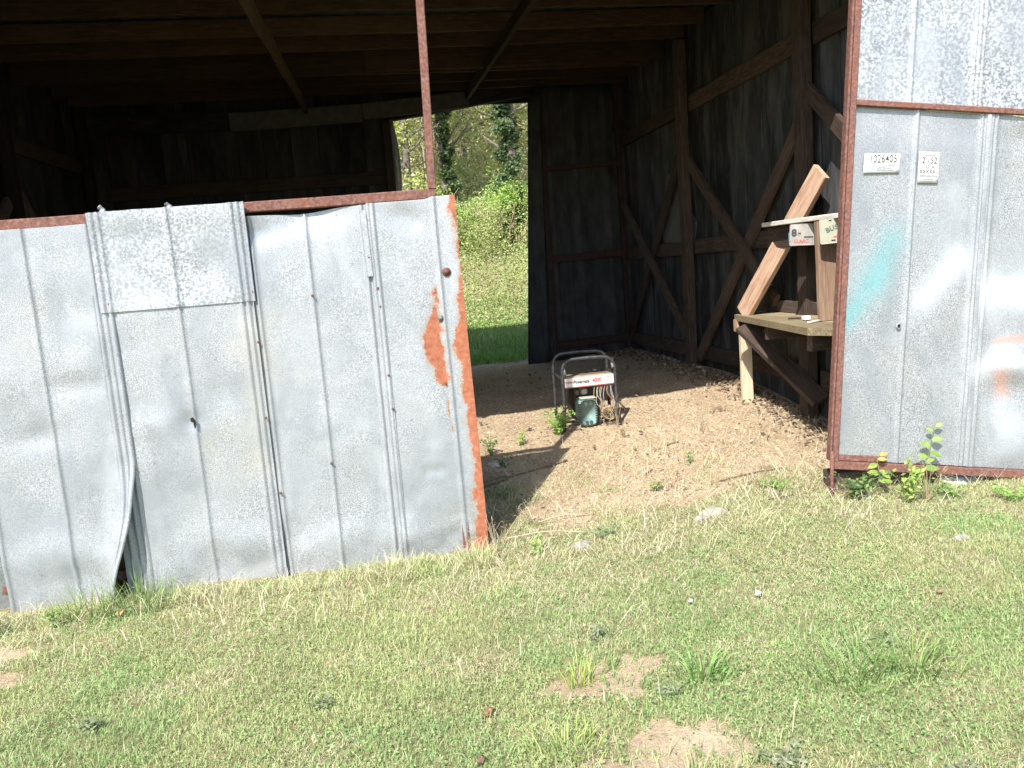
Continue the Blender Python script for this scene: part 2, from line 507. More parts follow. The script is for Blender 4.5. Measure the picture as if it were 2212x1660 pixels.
for sgn, X in ((1, XR), (-1, XL)):
    xi = X - sgn * .002
    for (y0, h) in ((7.10, .12), (5.02, .12), (8.98, .12), (4.06, .12)):
        if sgn > 0 and y0 > 8: continue
        x = xi - sgn * (.040 + .045)
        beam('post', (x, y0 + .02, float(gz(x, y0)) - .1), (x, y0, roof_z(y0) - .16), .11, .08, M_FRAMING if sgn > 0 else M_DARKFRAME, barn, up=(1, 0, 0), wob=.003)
    for (z, hh) in ((.49, .15), (1.475, .145), (2.76, .15)):
        for (ya, yb) in ((4.12, 4.96), (5.08, 7.04), (7.16, 9.13)):
            if sgn < 0 and z < 1: continue
            beam('girt', (xi - sgn * .022, ya, z + rnd.uniform(-.01, .01)), (xi - sgn * .022, yb, z + rnd.uniform(-.01, .01)), .038, hh * .9, M_FRAMING, barn, wob=.002)
    # cross braces nailed over the girts
    for (ya, za, yb, zb, lay) in ((7.26, 2.32, 9.02, .50, 0), (8.90, 2.05, 7.18, .66, 1), (6.94, 2.23, 5.42, 1.02, 1), (5.04, 2.28, 6.98, .45, 0), (5.00, 2.42, 4.5, 2.0, 0)):
        x = xi - sgn * (.044 + .022 + lay * .040)
        beam('brace', (x, ya, za), (x, yb, zb), .036, .105, M_FRAMING, barn, up=(0, -.5, 1) if abs(yb - ya) > .1 else (0, 1, 0), wob=.002)
# pale scrap panel nailed behind a brace
P = [(7.677, 2.223), (7.038, 1.702), (7.113, 1.514), (7.901, 1.551), (7.999, 1.817)]
V = [(XR - .012, a, b) for a, b in P] + [(XR - .006, a, b) for a, b in P]
py_mesh('scrap_panel', V, [(4, 3, 2, 1, 0), (5, 6, 7, 8, 9)] + [(i, (i + 1) % 5, 5 + (i + 1) % 5, 5 + i) for i in range(5)], plain('grey_scrap_board', (.11, .105, .10), .8, 0, .2, 12), barn)
# back wall left of the opening
x = XL + .02
while x < .30:
    x1 = min(x + rnd.uniform(.22, .3), .36)
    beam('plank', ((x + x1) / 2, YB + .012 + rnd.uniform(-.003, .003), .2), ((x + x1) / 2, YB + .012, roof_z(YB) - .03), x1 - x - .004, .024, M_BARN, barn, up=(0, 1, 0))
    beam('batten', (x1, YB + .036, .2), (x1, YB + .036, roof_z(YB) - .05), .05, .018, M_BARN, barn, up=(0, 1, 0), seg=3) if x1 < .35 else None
    x = x1
for z in (.55, 1.5, 2.5):
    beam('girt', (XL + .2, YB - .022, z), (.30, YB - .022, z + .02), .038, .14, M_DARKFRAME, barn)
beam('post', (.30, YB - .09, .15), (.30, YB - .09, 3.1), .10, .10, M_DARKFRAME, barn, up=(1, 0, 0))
# back plate boards (dusty, pale) and the torn flap that edges the opening
beam('plate_board', (-1.34, YB - .115, 3.17), (.05, YB - .115, 3.20), .03, .19, plain('dusty_plate_board', (.065, .063, .056), .9, 0, .25, 14), barn, wob=.004)
beam('plate_board', (.06, YB - .112, 3.215), (1.22, YB - .112, 3.30), .03, .17, plain('dusty_plate_board_b', (.07, .067, .058), .9, 0, .25, 14), barn, wob=.004)
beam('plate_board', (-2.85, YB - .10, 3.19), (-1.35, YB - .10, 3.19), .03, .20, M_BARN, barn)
beam('header', (.25, YB + .02, 3.215), (2.95, YB + .02, 3.56), .08, .20, M_BARN, barn, wob=.004)
V, F = [], []
for i in range(9):
    t = i / 8
    z = 3.11 - t * .85
    bulge = .035 * math.sin(t * math.pi) + .02 * t
    V += [(.335, YB - .16, z), (.360 + bulge, YB - .165 - .02 * math.sin(t * 3), z), (.372 + bulge, YB - .12, z)]
for i in range(8):
    for j in range(2): F.append((i * 3 + j, i * 3 + j + 1, i * 3 + j + 4, i * 3 + j + 3))
fl = py_mesh('flap', V, F, plain('grey_flap', (.33, .35, .37), .6, .3), barn, True)
fl.modifiers.new('thickness', 'SOLIDIFY').thickness = .0015
# roof: ties, purlins, beam, sheets
beam('tie', (-.54, 4.05, 2.925), (-.54, 9.05, 3.275), .038, .10, M_RAFTER, barn, wob=.003, seg=8)
beam('tie', (1.216, 4.05, 3.12), (1.216, 9.05, 3.345), .038, .10, M_RAFTER, barn, wob=.003, seg=8)
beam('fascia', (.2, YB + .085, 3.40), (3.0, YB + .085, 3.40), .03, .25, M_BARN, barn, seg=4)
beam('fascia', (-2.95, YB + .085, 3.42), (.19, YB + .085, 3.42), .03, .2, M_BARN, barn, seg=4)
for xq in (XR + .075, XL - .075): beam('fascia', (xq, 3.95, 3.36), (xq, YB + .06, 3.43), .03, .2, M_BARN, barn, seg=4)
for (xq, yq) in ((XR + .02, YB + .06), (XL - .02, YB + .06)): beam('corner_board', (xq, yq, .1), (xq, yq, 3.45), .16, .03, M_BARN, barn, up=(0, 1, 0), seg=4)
for yy in (4.2, 4.65, 5.1, 5.6, 6.1, 6.62, 7.08, 8.02, 8.46, 8.88):
    dz = rnd.uniform(-.012, .012)
    beam('purlin', (-2.84, yy + rnd.uniform(-.03, .03), roof_z(yy) - .075 + dz), (2.96, yy + rnd.uniform(-.03, .03), roof_z(yy) - .075 - dz), .04, .13, M_RAFTER, barn, wob=.004, seg=10, warp=.012)
beam('beam', (-2.84, 7.55, roof_z(7.5) - .115), (.1, 7.55, roof_z(7.5) - .115), .045, .23, M_RAFTER, barn, wob=.004, seg=8)
beam('beam', (.10, 7.60, roof_z(7.5) - .105), (2.96, 7.60, roof_z(7.5) - .085), .045, .21, M_RAFTER, barn, wob=.004, seg=8)
xx = -3.05
while xx < 3.1:
    U = np.linspace(0, .66, 13); Y = np.linspace(3.72, 9.35, 8)
    UU, YY = np.meshgrid(U, Y)
    Z = roof_z(YY) + .012 * (np.abs(((UU / .66 * 4) % 1) - .5) < .2)
    I = np.arange(UU.size).reshape(UU.shape)
    Fq = np.stack([I[:-1, :-1], I[:-1, 1:], I[1:, 1:], I[1:, :-1]], -1).reshape(-1, 4)
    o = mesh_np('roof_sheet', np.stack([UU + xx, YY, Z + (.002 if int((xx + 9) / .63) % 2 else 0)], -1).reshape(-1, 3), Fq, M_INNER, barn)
    o.modifiers.new('thickness', 'SOLIDIFY').thickness = .0015
    xx += .63
# front: header board, corner posts, plank strip beside the left door
beam('header', (-3.0, YF + .05, 3.235), (3.15, YF + .05, 3.235), .05, .31, M_FRAMING, barn, wob=.003, seg=8)
x = -3.0
while x < -2.7:
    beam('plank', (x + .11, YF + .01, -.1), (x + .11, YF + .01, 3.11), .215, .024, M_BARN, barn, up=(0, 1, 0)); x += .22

# ------------------------------------------------------------------ doors of galvanised sheet
def crimp(u, cs, h=.013, w=.013):
    z = np.zeros_like(u)
    for c in cs: z = np.maximum(z, h * np.clip(1 - np.abs(u - c) / w, 0, 1))
    return z
def ucoords(a, b, cs, step=.020, w=.013):
    u = list(np.linspace(a, b, max(3, int((b - a) / step))))
    for c in cs:
        u = [q for q in u if abs(q - c) > w * 1.15 or q in (a, b)]
        u += [c + d * w for d in (-1.0, -.5, 0, .5, 1.0) if a < c + d * w < b]
    return np.array(sorted(set(np.round(u, 5))))
def sheet(name, parent, a, b, cs, v0, v1, fn, mat, dv=.03, attrs=None, labels=None):
    """fn(u, v, relief) -> x, y, z; v0 and v1 may be functions of u"""
    u = ucoords(a, b, cs)
    T = np.linspace(0, 1, max(6, int((np.max(v1(u) - v0(u))) / dv)))
    UU, TT = np.meshgrid(u, T)
    VV = v0(UU) * (1 - TT) + v1(UU) * TT
    x, y, z = fn(UU, VV, crimp(UU, cs))
    I = np.arange(UU.size).reshape(UU.shape)
    Fq = np.stack([I[:-1, :-1], I[:-1, 1:], I[1:, 1:], I[1:, :-1]], -1).reshape(-1, 4)
    at = {k: (g(UU, VV).ravel() if g(UU, VV).ndim == 2 else g(UU, VV).reshape(-1, 4)) for k, g in (attrs or {}).items()}
    o = mesh_np(name, np.stack([x, y, z], -1).reshape(-1, 3), Fq, mat, parent, smooth=True, attrs=at)
    sm = o.modifiers.new('thickness', 'SOLIDIFY'); sm.thickness = .0012; sm.offset = 1
    o.modifiers.new('normals', 'WEIGHTED_NORMAL').weight = 80
    return o
def const(c): return lambda u: np.full(np.shape(u), float(c))
def dimple(u, v, lst):
    d = np.zeros_like(u)
    for (cu, cv, ru, rv, h) in lst: d += h * np.exp(-((u - cu) / ru) ** 2 - ((v - cv) / rv) ** 2)
    return d

# ---- the left door
ldoor = empty('barn_door', (-.6, YF, -.02), 'wide dented galvanised sheet door with rusted right edge and bare upper frame', 'barn door', 'galvanised barn doors')
def rail_z(x): return 1.772 + (x + 1.63) * .012
M_ = M_RUST
beam('top_rail', (-2.5, YF + .025, rail_z(-2.5)), (.335, YF + .025, rail_z(.335)), .045, .048, M_, ldoor, wob=.0012, seg=10, ch=.004)
beam('stile', (.335, YF + .024, -.01), (.345, YF + .024, rail_z(.3) - .0245), .044, .038, M_, ldoor, up=(1, 0, 0), wob=.001, seg=8)
beam('stile', (.322, YF + .022, rail_z(.3) + .025), (.355, YF + .022, 3.08), .044, .038, M_, ldoor, up=(1, 0, 0), wob=.001, seg=8)
beam('stile', (-2.49, YF + .07, -.02), (-2.49, YF + .07, 3.08), .044, .04, M_, ldoor, up=(1, 0, 0), wob=.001, seg=8)
beam('bottom_rail', (-2.46, YF + .062, .075), (.31, YF + .062, .06), .042, .045, M_, ldoor, wob=.001, seg=8)
beam('upper_rail', (-2.5, YF + .025, 3.105), (.375, YF + .025, 3.105), .044, .044, M_, ldoor, wob=.001, seg=6)
def lfn(dents, k=0.0, amp=.010, seed=0.0):
    def fn(u, v, rel):
        d = amp * (fbm(u, v, 2.2, seed) - .5) + .004 * (fbm(u, v, 7.0, seed + 2) - .5) + .75 * dimple(u, v, dents) + .010 * np.abs(fbm(u, v, 2.8, seed + 14) - .5)
        # the foot of the door is buckled
        foot = ss(-v, -.32, -.02)
        d = d + foot * .055 * (fbm(u, v, 4.5, seed + 8) - .45)
        lean = .006 * ss(-v, -1.4, 0)
        return u + .0, YF - k - rel + d - lean * 0 - .001, v
    return fn
def bottom(base, amp=.02, seed=0):
    return lambda u: base + amp * (fbm(u, u * 0 + seed, 5.0, seed) - .5)
rl = lambda off: (lambda u: rail_z(u) + off + .006 * (fbm(u, u * 0, 9.0, 3) - .5))
SEAM = lambda c: [c - .036, c - .006, c + .024]
# far left sheet, its foot curled in
def fn0(u, v, rel):
    x, y, z = lfn([], 0.0, .01, 21)(u, v, rel)
    c = ss(-v, -.30, .0) * ss(u, -2.05, -1.83)
    return x + .05 * c, y + .09 * c, z
sheet('sheet', ldoor, -2.47, -1.845, [-2.44, -2.16] + [-1.875], bottom(-.04, .02, 5), rl(-.035), fn0, M_GALV_OLD)
# sheet whose right edge is peeled out at the foot
def fnA(u, v, rel):
    x, y, z = lfn([(-1.62, .80, .10, .05, .016), (-1.40, 1.02, .14, .04, .014), (-1.75, 1.05, .08, .10, -.012), (-1.60, .22, .22, .12, -.018)], .004, .012, 1)(u, v, rel)
    p = ss(-v, -.66, .02) ; e = ss(u, -1.42, -1.215)
    q = p * e
    twist = ss(-v, -.66, -.45) * ss(u, -1.262, -1.212)
    return x - .125 * p ** 1.7 * e - .018 * twist, y - .105 * q - .020 * twist, z + .012 * q
sheet('sheet', ldoor, -1.86, -1.205, SEAM(-1.235)[:2] + [-1.545, -1.845, -1.215], bottom(-.055, .03, 2), rl(-.022), fnA, M_GALV)
# sheet under the patch
sheet('sheet', ldoor, -1.325, -.575, [-1.285, -1.245, -1.215] + [-.915] + SEAM(-.595), bottom(-.06, .02, 3), lambda u: np.full(np.shape(u), 1.43),
      lfn([(-.93, .80, .05, .03, .02), (-.75, .92, .10, .12, .018), (-1.08, .80, .12, .05, -.012), (-.72, .15, .12, .08, -.022), (-.70, 1.0, .07, .1, -.01), (-1.0, .42, .15, .12, .012)], .001, .014, 2), M_GALV)
# the patch, over the rail
def fnP(u, v, rel):
    x, y, z = lfn([(-.78, 1.52, .12, .09, .012)], .008, .006, 4)(u, v, rel)
    over = ss(v, 1.70, 1.76)
    return x, y - .006 * over - .007 * ss(-v, -1.42, -1.34) * np.exp(-((u + 1.05) / .16) ** 2), z
sheet('patch_sheet', ldoor, -1.26, -.565, SEAM(-1.235) + [-.915] + SEAM(-.592), lambda u: 1.347 + .012 * np.sin((u + 1.2) * 5) * 0, lambda u: rail_z(u) + .026 + .004 * (fbm(u, u * 0, 14.0, 6) - .5), fnP, M_GALV_BIG)
# curled tabs left on the patch's top edge
for (tx, hh) in ((-1.195, .028), (-.905, .020)):
    V, F = [], []
    for i in range(5):
        t = i / 4; w = .017 * (1 - .55 * t)
        for s in (-1, -.3, .4, 1):
            V.append((tx + s * w + .006 * math.sin(5 * t), YF - .012 + .012 * math.sin(t * 3) + .006 * s * s, rail_z(tx) + .024 + t * hh * (1 + .25 * s)))
    for i in range(4):
        for j in range(3): F.append((i * 4 + j, i * 4 + j + 1, i * 4 + j + 5, i * 4 + j + 4))
    o = py_mesh('torn_tab', V, F, M_GALV_BIG, ldoor, True); o.modifiers.new('thickness', 'SOLIDIFY').thickness = .0012
# third sheet, its top edge pulled away from the rail
def fnC(u, v, rel):
    x, y, z = lfn([(-.52, 1.66, .10, .05, .02), (-.28, 1.73, .16, .06, .045), (-.20, .60, .2, .2, -.008), (-.30, .10, .18, .09, -.024), (-.42, .95, .15, .2, .01)], -.004, .010, 5)(u, v, rel)
    return x, y, z
sheet('sheet', ldoor, -.610, .035, [-.555, -.300] + SEAM(.006), bottom(-.045, .02, 4), lambda u: rail_z(u) - .028 - .012 * ss(-u, .05, .45) - .012 * np.exp(-((u + .30) / .14) ** 2), fnC, M_GALV)
# rust mask of the last sheet, in door coordinates
def rustD(u, v):
    edge = .425 + .022 * ss(-v, -1.7, 0)
    wdt = np.interp(v, [0, .3, .5, .75, .88, .95, 1.02, 1.10, 1.18, 1.26, 1.32, 1.45, 1.62, 1.80], [.075, .066, .058, .054, .064, .054, .082, .072, .042, .034, .012, .012, .017, .016])
    r = .5 + (u - (edge - wdt)) / .050 * .5
    r = np.clip(r, 0, 1)
    # the patch beside the mid rib
    cen = np.interp(v, [.84, .92, 1.0, 1.10, 1.2, 1.35], [.284, .278, .262, .256, .276, .292])
    hw = 1.2 * np.interp(v, [.83, .88, .95, 1.02, 1.10, 1.16, 1.22, 1.36], [.0, .024, .022, .030, .043, .034, .014, .0])
    r2 = np.clip(.5 + (hw - np.abs(u - cen)) / .042 * .5, 0, 1) * (hw > 0)
    r3 = np.clip(.5 + (1 - np.sqrt(((u - .292) / .010) ** 2 + ((v - .735) / .045) ** 2)) * .4, 0, 1)
    r4 = np.clip(.5 + (1 - np.sqrt(((u - .302) / .005) ** 2 + ((v - .62) / .025) ** 2)) * .4, 0, 1)
    r5 = np.clip(.42 * ss(-v, -.10, -.02), 0, 1) * ss(u, .20, .36)
    return np.maximum.reduce([r, r2, r3, r4, r5])
def fnD(u, v, rel):
    x, y, z = lfn([(.16, 1.70, .07, .05, .015), (.22, 1.66, .05, .05, .012), (.20, .42, .05, .03, .010), (.10, .10, .16, .08, -.02)], .006, .008, 7)(u, v, rel)
    return x + .022 * ss(-v, -1.7, 0) * ss(u, .1, .42), y - .012 * ss(u, .33, .43) * (.5 + fbm(v, u * 0, 3.0, 1)), z
sheet('rusted_sheet', ldoor, -.004, .425, [.002, .022, .318], bottom(-.035, .03, 9), lambda u: rail_z(u) - .025 + .010 * ss(u, .28, .32), fnD, M_GALV_RUST, dv=.012, attrs={'rust': rustD})
# sliver that covers the top of the third seam and its strip of rust
beam('seam_strip', (-.018, YF - .022, 1.42), (-.022, YF - .016, 1.735), .003, .03, M_GALV, ldoor, up=(1, 0, 0), wob=.001)
# screws, washers, the punched rip
scr = [(-.57, 1.39), (-1.215, 1.385), (-.575, 1.15), (-.585, .78), (.012, 1.36), (.018, 1.27), (.022, .93), (.026, .76), (-.30, 1.35), (-.56, .40), (-1.21, .60), (-.30, .52), (.30, .86), (-.015, 1.51)]
bs = None
for (sx, sz) in scr:
    M = Matrix.Translation((sx, YF - .017, sz))
    if bs is None:
        V, F = [], []
        for (r, yy) in ((.0075, 0), (.0072, -.003), (.0045, -.0055)):
            for j in range(6): V.append((r * math.cos(j * math.pi / 3), yy, r * math.sin(j * math.pi / 3)))
        F = [tuple(range(12, 18))] + [(k * 6 + j, k * 6 + (j + 1) % 6, k * 6 + 6 + (j + 1) % 6, k * 6 + 6 + j) for k in (0, 1) for j in range(6)]
        bs = bpy.data.meshes.new('screw'); bs.from_pydata(V, [], F); bs.update(); bs.materials.append(M_SCREW)
    o = bpy.data.objects.new('screw', bs); COL.objects.link(o); o.matrix_basis = M; setparent(o, ldoor)
for (sx, sz, r) in ((.354, 1.412, .022), (.306, 1.188, .015)):
    V, F = [], []; n = 14
    for (k, yy) in ((1, 0), (.96, -.004), (.45, -.006), (.42, -.010), (.15, -.012)):
        for j in range(n): V.append((sx + k * r * math.cos(j * 2 * math.pi / n), YF - .013 + yy, sz + k * r * math.sin(j * 2 * math.pi / n)))
    F = [(k * n + j, k * n + (j + 1) % n, k * n + n + (j + 1) % n, k * n + n + j) for k in range(4) for j in range(n)] + [tuple(range(4 * n, 5 * n))]
    py_mesh('washer', V, F, M_SCREW if r > .02 else plain('grey_washer', (.2, .21, .17), .6, .4), ldoor, True)
V = [(-.932, .815), (-.918, .822), (-.908, .80), (-.911, .768), (-.918, .765), (-.92, .795), (-.931, .80)]
py_mesh('punched_rip', [(a, YF - .0155 - .004 * (i % 2), b) for i, (a, b) in enumerate(V)], [tuple(range(7))], M_DARKHOLE, ldoor)

# ---- the right door, sagging and a little twisted
D0 = np.array((2.267, 3.72, .234)); DX = np.array((.979, -.155, -.130)); DZ = np.array((.067, -.011, .998)); DN = np.array((-.156, -.988, 0.0))
DX = DX / np.linalg.norm(DX); DZ = DZ / np.linalg.norm(DZ)
rdoor = empty('barn_door', tuple(D0), 'galvanised sheet door at the right in a rusted frame, with paper labels and spray paint', 'barn door', 'galvanised barn doors')
def D(s, t, k=0.0): return Vector(D0 + DX * s + DZ * t + DN * k)
def dbar(name, s0, t0, s1, t1, wide, k=.012, depth=.03, mat=None):
    up = DZ if abs(s1 - s0) > abs(t1 - t0) else DX
    return beam(name, D(s0, t0, k), D(s1, t1, k), depth, wide, mat or M_RUST, rdoor, up=tuple(up), wob=.001, seg=8, ch=.003)
WD = 1.45
dbar('stile', .012, 0.044, .012, 2.92, .030)
dbar('stile_flange', -.0125, 0.046, -.0125, 2.92, .012, k=.002, depth=.05)
dbar('bottom_rail', -.004, .022, WD, .022, .042)
dbar('crossbar', .028, 1.853, WD, 1.853, .028)
dbar('upper_rail', -.004, 2.94, WD, 2.94, .036)
dbar('stile', WD - .02, .044, WD - .02, 2.92, .034)
dbar('corner_strap', .030, .062, .290, .062, .034, k=.004, depth=.010)
def rfn(dents, k=0.0, amp=.008, seed=0.0):
    def fn(u, v, rel):
        d = amp * (fbm(u, v, 2.5, seed) - .5) + dimple(u, v, dents)
        kk = rel + k - d - .004
        P = D0[None, None] + DX * u[..., None] + DZ * v[..., None] + DN * kk[..., None]
        return P[..., 0], P[..., 1], P[..., 2]
    return fn
TEAL = (.10, .35, .37); WHITE = (.56, .59, .63); ORANGE = (.56, .25, .17); MAUVE = (.55, .50, .55)
def spray(items):
    """soft-edged sprayed strokes (colour, s0,t0, s1,t1, radius, strength)"""
    def g(u, v):
        c = np.zeros(u.shape + (4,), np.float32); c[..., :3] = WHITE
        for (col, s0, t0, s1, t1, r, a) in items:
            dx, dy = s1 - s0, t1 - t0
            q = np.clip(((u - s0) * dx + (v - t0) * dy) / (dx * dx + dy * dy + 1e-9), 0, 1)
            dd = np.sqrt((u - s0 - q * dx) ** 2 + (v - t0 - q * dy) ** 2) / r
            dd = dd * (1 + .5 * (fbm(u, v, 9.0, s0 * 7) - .5))
            al = a * np.exp(-dd ** 2 * 1.3)
            for i in range(3): c[..., i] = c[..., i] * (1 - al) + col[i] * al if False else np.where(al + c[..., 3] > 1e-6, (c[..., i] * c[..., 3] * (1 - al) + col[i] * al) / np.maximum(c[..., 3] * (1 - al) + al, 1e-6), c[..., i])
            c[..., 3] = c[..., 3] * (1 - al) + al
        return c
    return g
sheet('lower_sheet', rdoor, .026, .700, [.346, .672, .694], const(.046), const(1.838), rfn([(.30, .5, .2, .3, .006)], 0, .008, 31), M_GALV_PAINT, dv=.02,
      attrs={'paint': spray([(TEAL, .25, 1.20, .17, .99, .085, .56), (TEAL, .20, 1.02, .06, .80, .084, .46), (TEAL, .10, .86, .02, .74, .035, .5),
                             (WHITE, .60, 1.12, .44, .92, .085, .72), (WHITE, .40, .86, .30, .70, .05, .18), (MAUVE, .12, 1.75, .62, 1.70, .07, .12)])})
sheet('lower_sheet', rdoor, .712, 1.38, [.722, .744, 1.05, 1.35], const(.046), lambda u: 1.838 - .010 * ss(u, .76, .98), rfn([(.93, .60, .09, .10, -.030), (.90, .47, .10, .09, .018), (.95, .14, .12, .10, -.015), (.90, 1.72, .12, .06, .012)], .004, .010, 33), M_GALV_PAINT, dv=.02,
      attrs={'paint': spray([(WHITE, .76, .96, 1.02, .99, .105, .85), (WHITE, .74, .56, .86, .66, .06, .7), (WHITE, .86, .62, .98, .60, .055, .75), (ORANGE, .83, .71, .95, .735, .024, .75), (ORANGE, .865, .54, .885, .45, .045, .68),
                             (WHITE, .86, .34, .98, .26, .10, .35)])})
# folded seam cover between the lower sheets
beam('seam_cap', D(.708, .05, .010), D(.700, 1.832, .010), .016, .022, M_GALV, rdoor, up=tuple(DX), wob=.001, seg=8)
sheet('upper_sheet', rdoor, .026, .640, [.302, .610, .632], const(1.868), const(2.92), rfn([], 0, .006, 35), M_GALV_XL)
sheet('upper_sheet', rdoor, .6405, 1.30, [.652, .97, 1.27], const(1.868), const(2.92), rfn([(.85, 2.0, .2, .2, .01)], .002, .006, 37), M_GALV_XL)
# bullet hole with a bright torn lip
n = 12
V = []; F = []
for (r, k) in ((.017, .000), (.012, .006), (.010, .002)):
    for j in range(n): V.append(D(.312 + r * .8 * math.cos(j * 2 * math.pi / n), .766 + r * math.sin(j * 2 * math.pi / n), k + .006))
F = [(k * n + j, k * n + (j + 1) % n, k * n + n + (j + 1) % n, k * n + n + j) for k in (0, 1) for j in range(n)]
py_mesh('torn_lip', V, F, M_GALV, rdoor, True)
py_mesh('punched_hole', [D(.312 + .0088 * math.cos(j * 2 * math.pi / n), .766 + .012 * math.sin(j * 2 * math.pi / n), .0095) for j in range(n)], [tuple(range(n))], M_DARKHOLE, rdoor)
# paper labels
def sticker(s0, t0, s1, t1, curl, rot):
    V, F = [], []
    a, b = 8, 5
    for j in range(b + 1):
        for i in range(a + 1):
            s = s0 + (s1 - s0) * i / a; t = t0 + (t1 - t0) * j / b
            k = .0075 + curl * max(0, (j / b - .55)) * max(0, (.35 - i / a)) * .25
            V.append(D(s, t + rot * (s - s0), k + rnd.uniform(0, .0008)))
    for j in range(b):
        for i in range(a): F.append((j * (a + 1) + i, j * (a + 1) + i + 1, (j + 1) * (a + 1) + i + 1, (j + 1) * (a + 1) + i))
    o = py_mesh('paper_label', V, F, M_PAPER, rdoor, True)
    o.modifiers.new('thickness', 'SOLIDIFY').thickness = .0005
    return o
def DM(s, t, k, rot=0.0):
    x = Vector(DX) + Vector(DZ) * rot; x.normalize()
    z = Vector(DN); y = z.cross(x); p = D(s, t, k)
    return Matrix(((x.x, y.x, z.x, p.x), (x.y, y.y, z.y, p.y), (x.z, y.z, z.z, p.z), (0, 0, 0, 1)))
def printline(s0, s1, t, h, parent, mat, k=.0098, rot=0.0):
    V = [D(s0, t - h / 2, k), D(s1, t - h / 2 + rot * (s1 - s0), k), D(s1, t + h / 2 + rot * (s1 - s0), k), D(s0, t + h / 2, k)]
    return py_mesh('print_line', V, [(0, 1, 2, 3)], mat, parent)
s1o = sticker(.086, 1.518, .268, 1.612, .15, .07)
s1o['label'] = 'white paper label printed 1026405'
text_obj('lettering', '1026405', .056, DM(.182, 1.592, .0098, .07), M_INK, s1o, stretch=.68, bold=.0002, spacing=1.06)
text_obj('lettering', '131', .020, DM(.140, 1.562, .0098, .07), M_INKGREY, s1o, stretch=.85)
for (a, b, t, h) in ((.205, .245, 1.560, .010), (.160, .195, 1.548, .004), (.148, .232, 1.540, .004), (.152, .240, 1.533, .004)): printline(a, b, t + .004, h, s1o, M_INKGREY, rot=.07)
s2o = sticker(.362, 1.487, .466, 1.637, .0, .03)
s2o['label'] = 'upright white paper label printed 2:152 2016'
text_obj('lettering', '2:152', .044, DM(.416, 1.597, .0098, .03), M_INK, s2o, stretch=.80, bold=.0002)
text_obj('lettering', '2016', .024, DM(.418, 1.568, .0098, .03), M_INK, s2o, stretch=.95)
text_obj('lettering', 'XXXXX1', .027, DM(.414, 1.543, .0098, .03), M_INK, s2o, stretch=.86, bold=.0003)
for (a, b, t, h) in ((.385, .445, 1.623, .006), (.370, .460, 1.524, .003), (.370, .460, 1.518, .003), (.390, .440, 1.508, .003), (.392, .440, 1.497, .002)): printline(a, b, t, h, s2o, M_INKGREY, rot=.03)

# ------------------------------------------------------------------ door leaf in the back wall
bdoor = empty('back_door', (2.3, YB - .1, .3), 'dark sheet metal door leaf standing in the back wall beside the opening', 'barn door')
M_BRED = plain('dark_red_oxide_steel', (.04, .017, .014), .8, .1, .4, 30)
yb = YB - .10
beam('stile', (2.02, yb, .32), (2.03, yb, 3.30), .045, .05, M_BRED, bdoor, up=(1, 0, 0))
beam('stile', (2.92, yb, .32), (2.92, yb, 3.42), .045, .05, M_BRED, bdoor, up=(1, 0, 0))
for z in (.475, 1.475, 2.5): beam('rail', (2.048, yb, z), (2.893, yb, z + .02), .045, .085 if z < 2 else .05, M_BRED, bdoor)
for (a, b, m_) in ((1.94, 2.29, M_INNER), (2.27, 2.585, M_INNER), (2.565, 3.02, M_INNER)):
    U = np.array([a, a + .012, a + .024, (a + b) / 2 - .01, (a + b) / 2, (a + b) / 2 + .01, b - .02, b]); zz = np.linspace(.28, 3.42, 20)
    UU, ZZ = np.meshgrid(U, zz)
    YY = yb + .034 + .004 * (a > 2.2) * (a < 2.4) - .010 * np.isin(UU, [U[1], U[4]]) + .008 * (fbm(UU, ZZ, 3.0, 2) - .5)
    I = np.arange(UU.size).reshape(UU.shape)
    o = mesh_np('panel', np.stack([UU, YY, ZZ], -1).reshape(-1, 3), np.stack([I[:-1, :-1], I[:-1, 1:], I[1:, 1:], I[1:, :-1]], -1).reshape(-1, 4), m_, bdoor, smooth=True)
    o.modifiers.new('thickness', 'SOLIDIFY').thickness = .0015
# loose inner board leaning at the opening
leanb = empty('leaning_sheet', (1.72, yb - .06, .3), 'tall dark corrugated sheet leaning beside the back opening', 'metal sheet')
U = np.linspace(0, 1, 9); zz = np.linspace(0, 1, 16); UU, TT = np.meshgrid(U, zz)
x0 = 1.672 + .225 * TT; x1 = 1.935 + .10 * TT
XX = x0 + (x1 - x0) * UU; ZZ = .27 + 3.06 * TT
YY = yb - .045 - .012 * (np.arange(9)[None, :] % 2) + 0 * XX
I = np.arange(UU.size).reshape(UU.shape)
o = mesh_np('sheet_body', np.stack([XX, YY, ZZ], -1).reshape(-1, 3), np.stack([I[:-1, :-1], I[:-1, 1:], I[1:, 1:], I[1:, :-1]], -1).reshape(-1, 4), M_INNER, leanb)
o.modifiers.new('thickness', 'SOLIDIFY').thickness = .0015
tube('edge_fold', [(1.672, yb - .05, .275), (1.784, yb - .05, 1.8), (1.897, yb - .05, 3.32)], .006, M_INNER, leanb, 6)

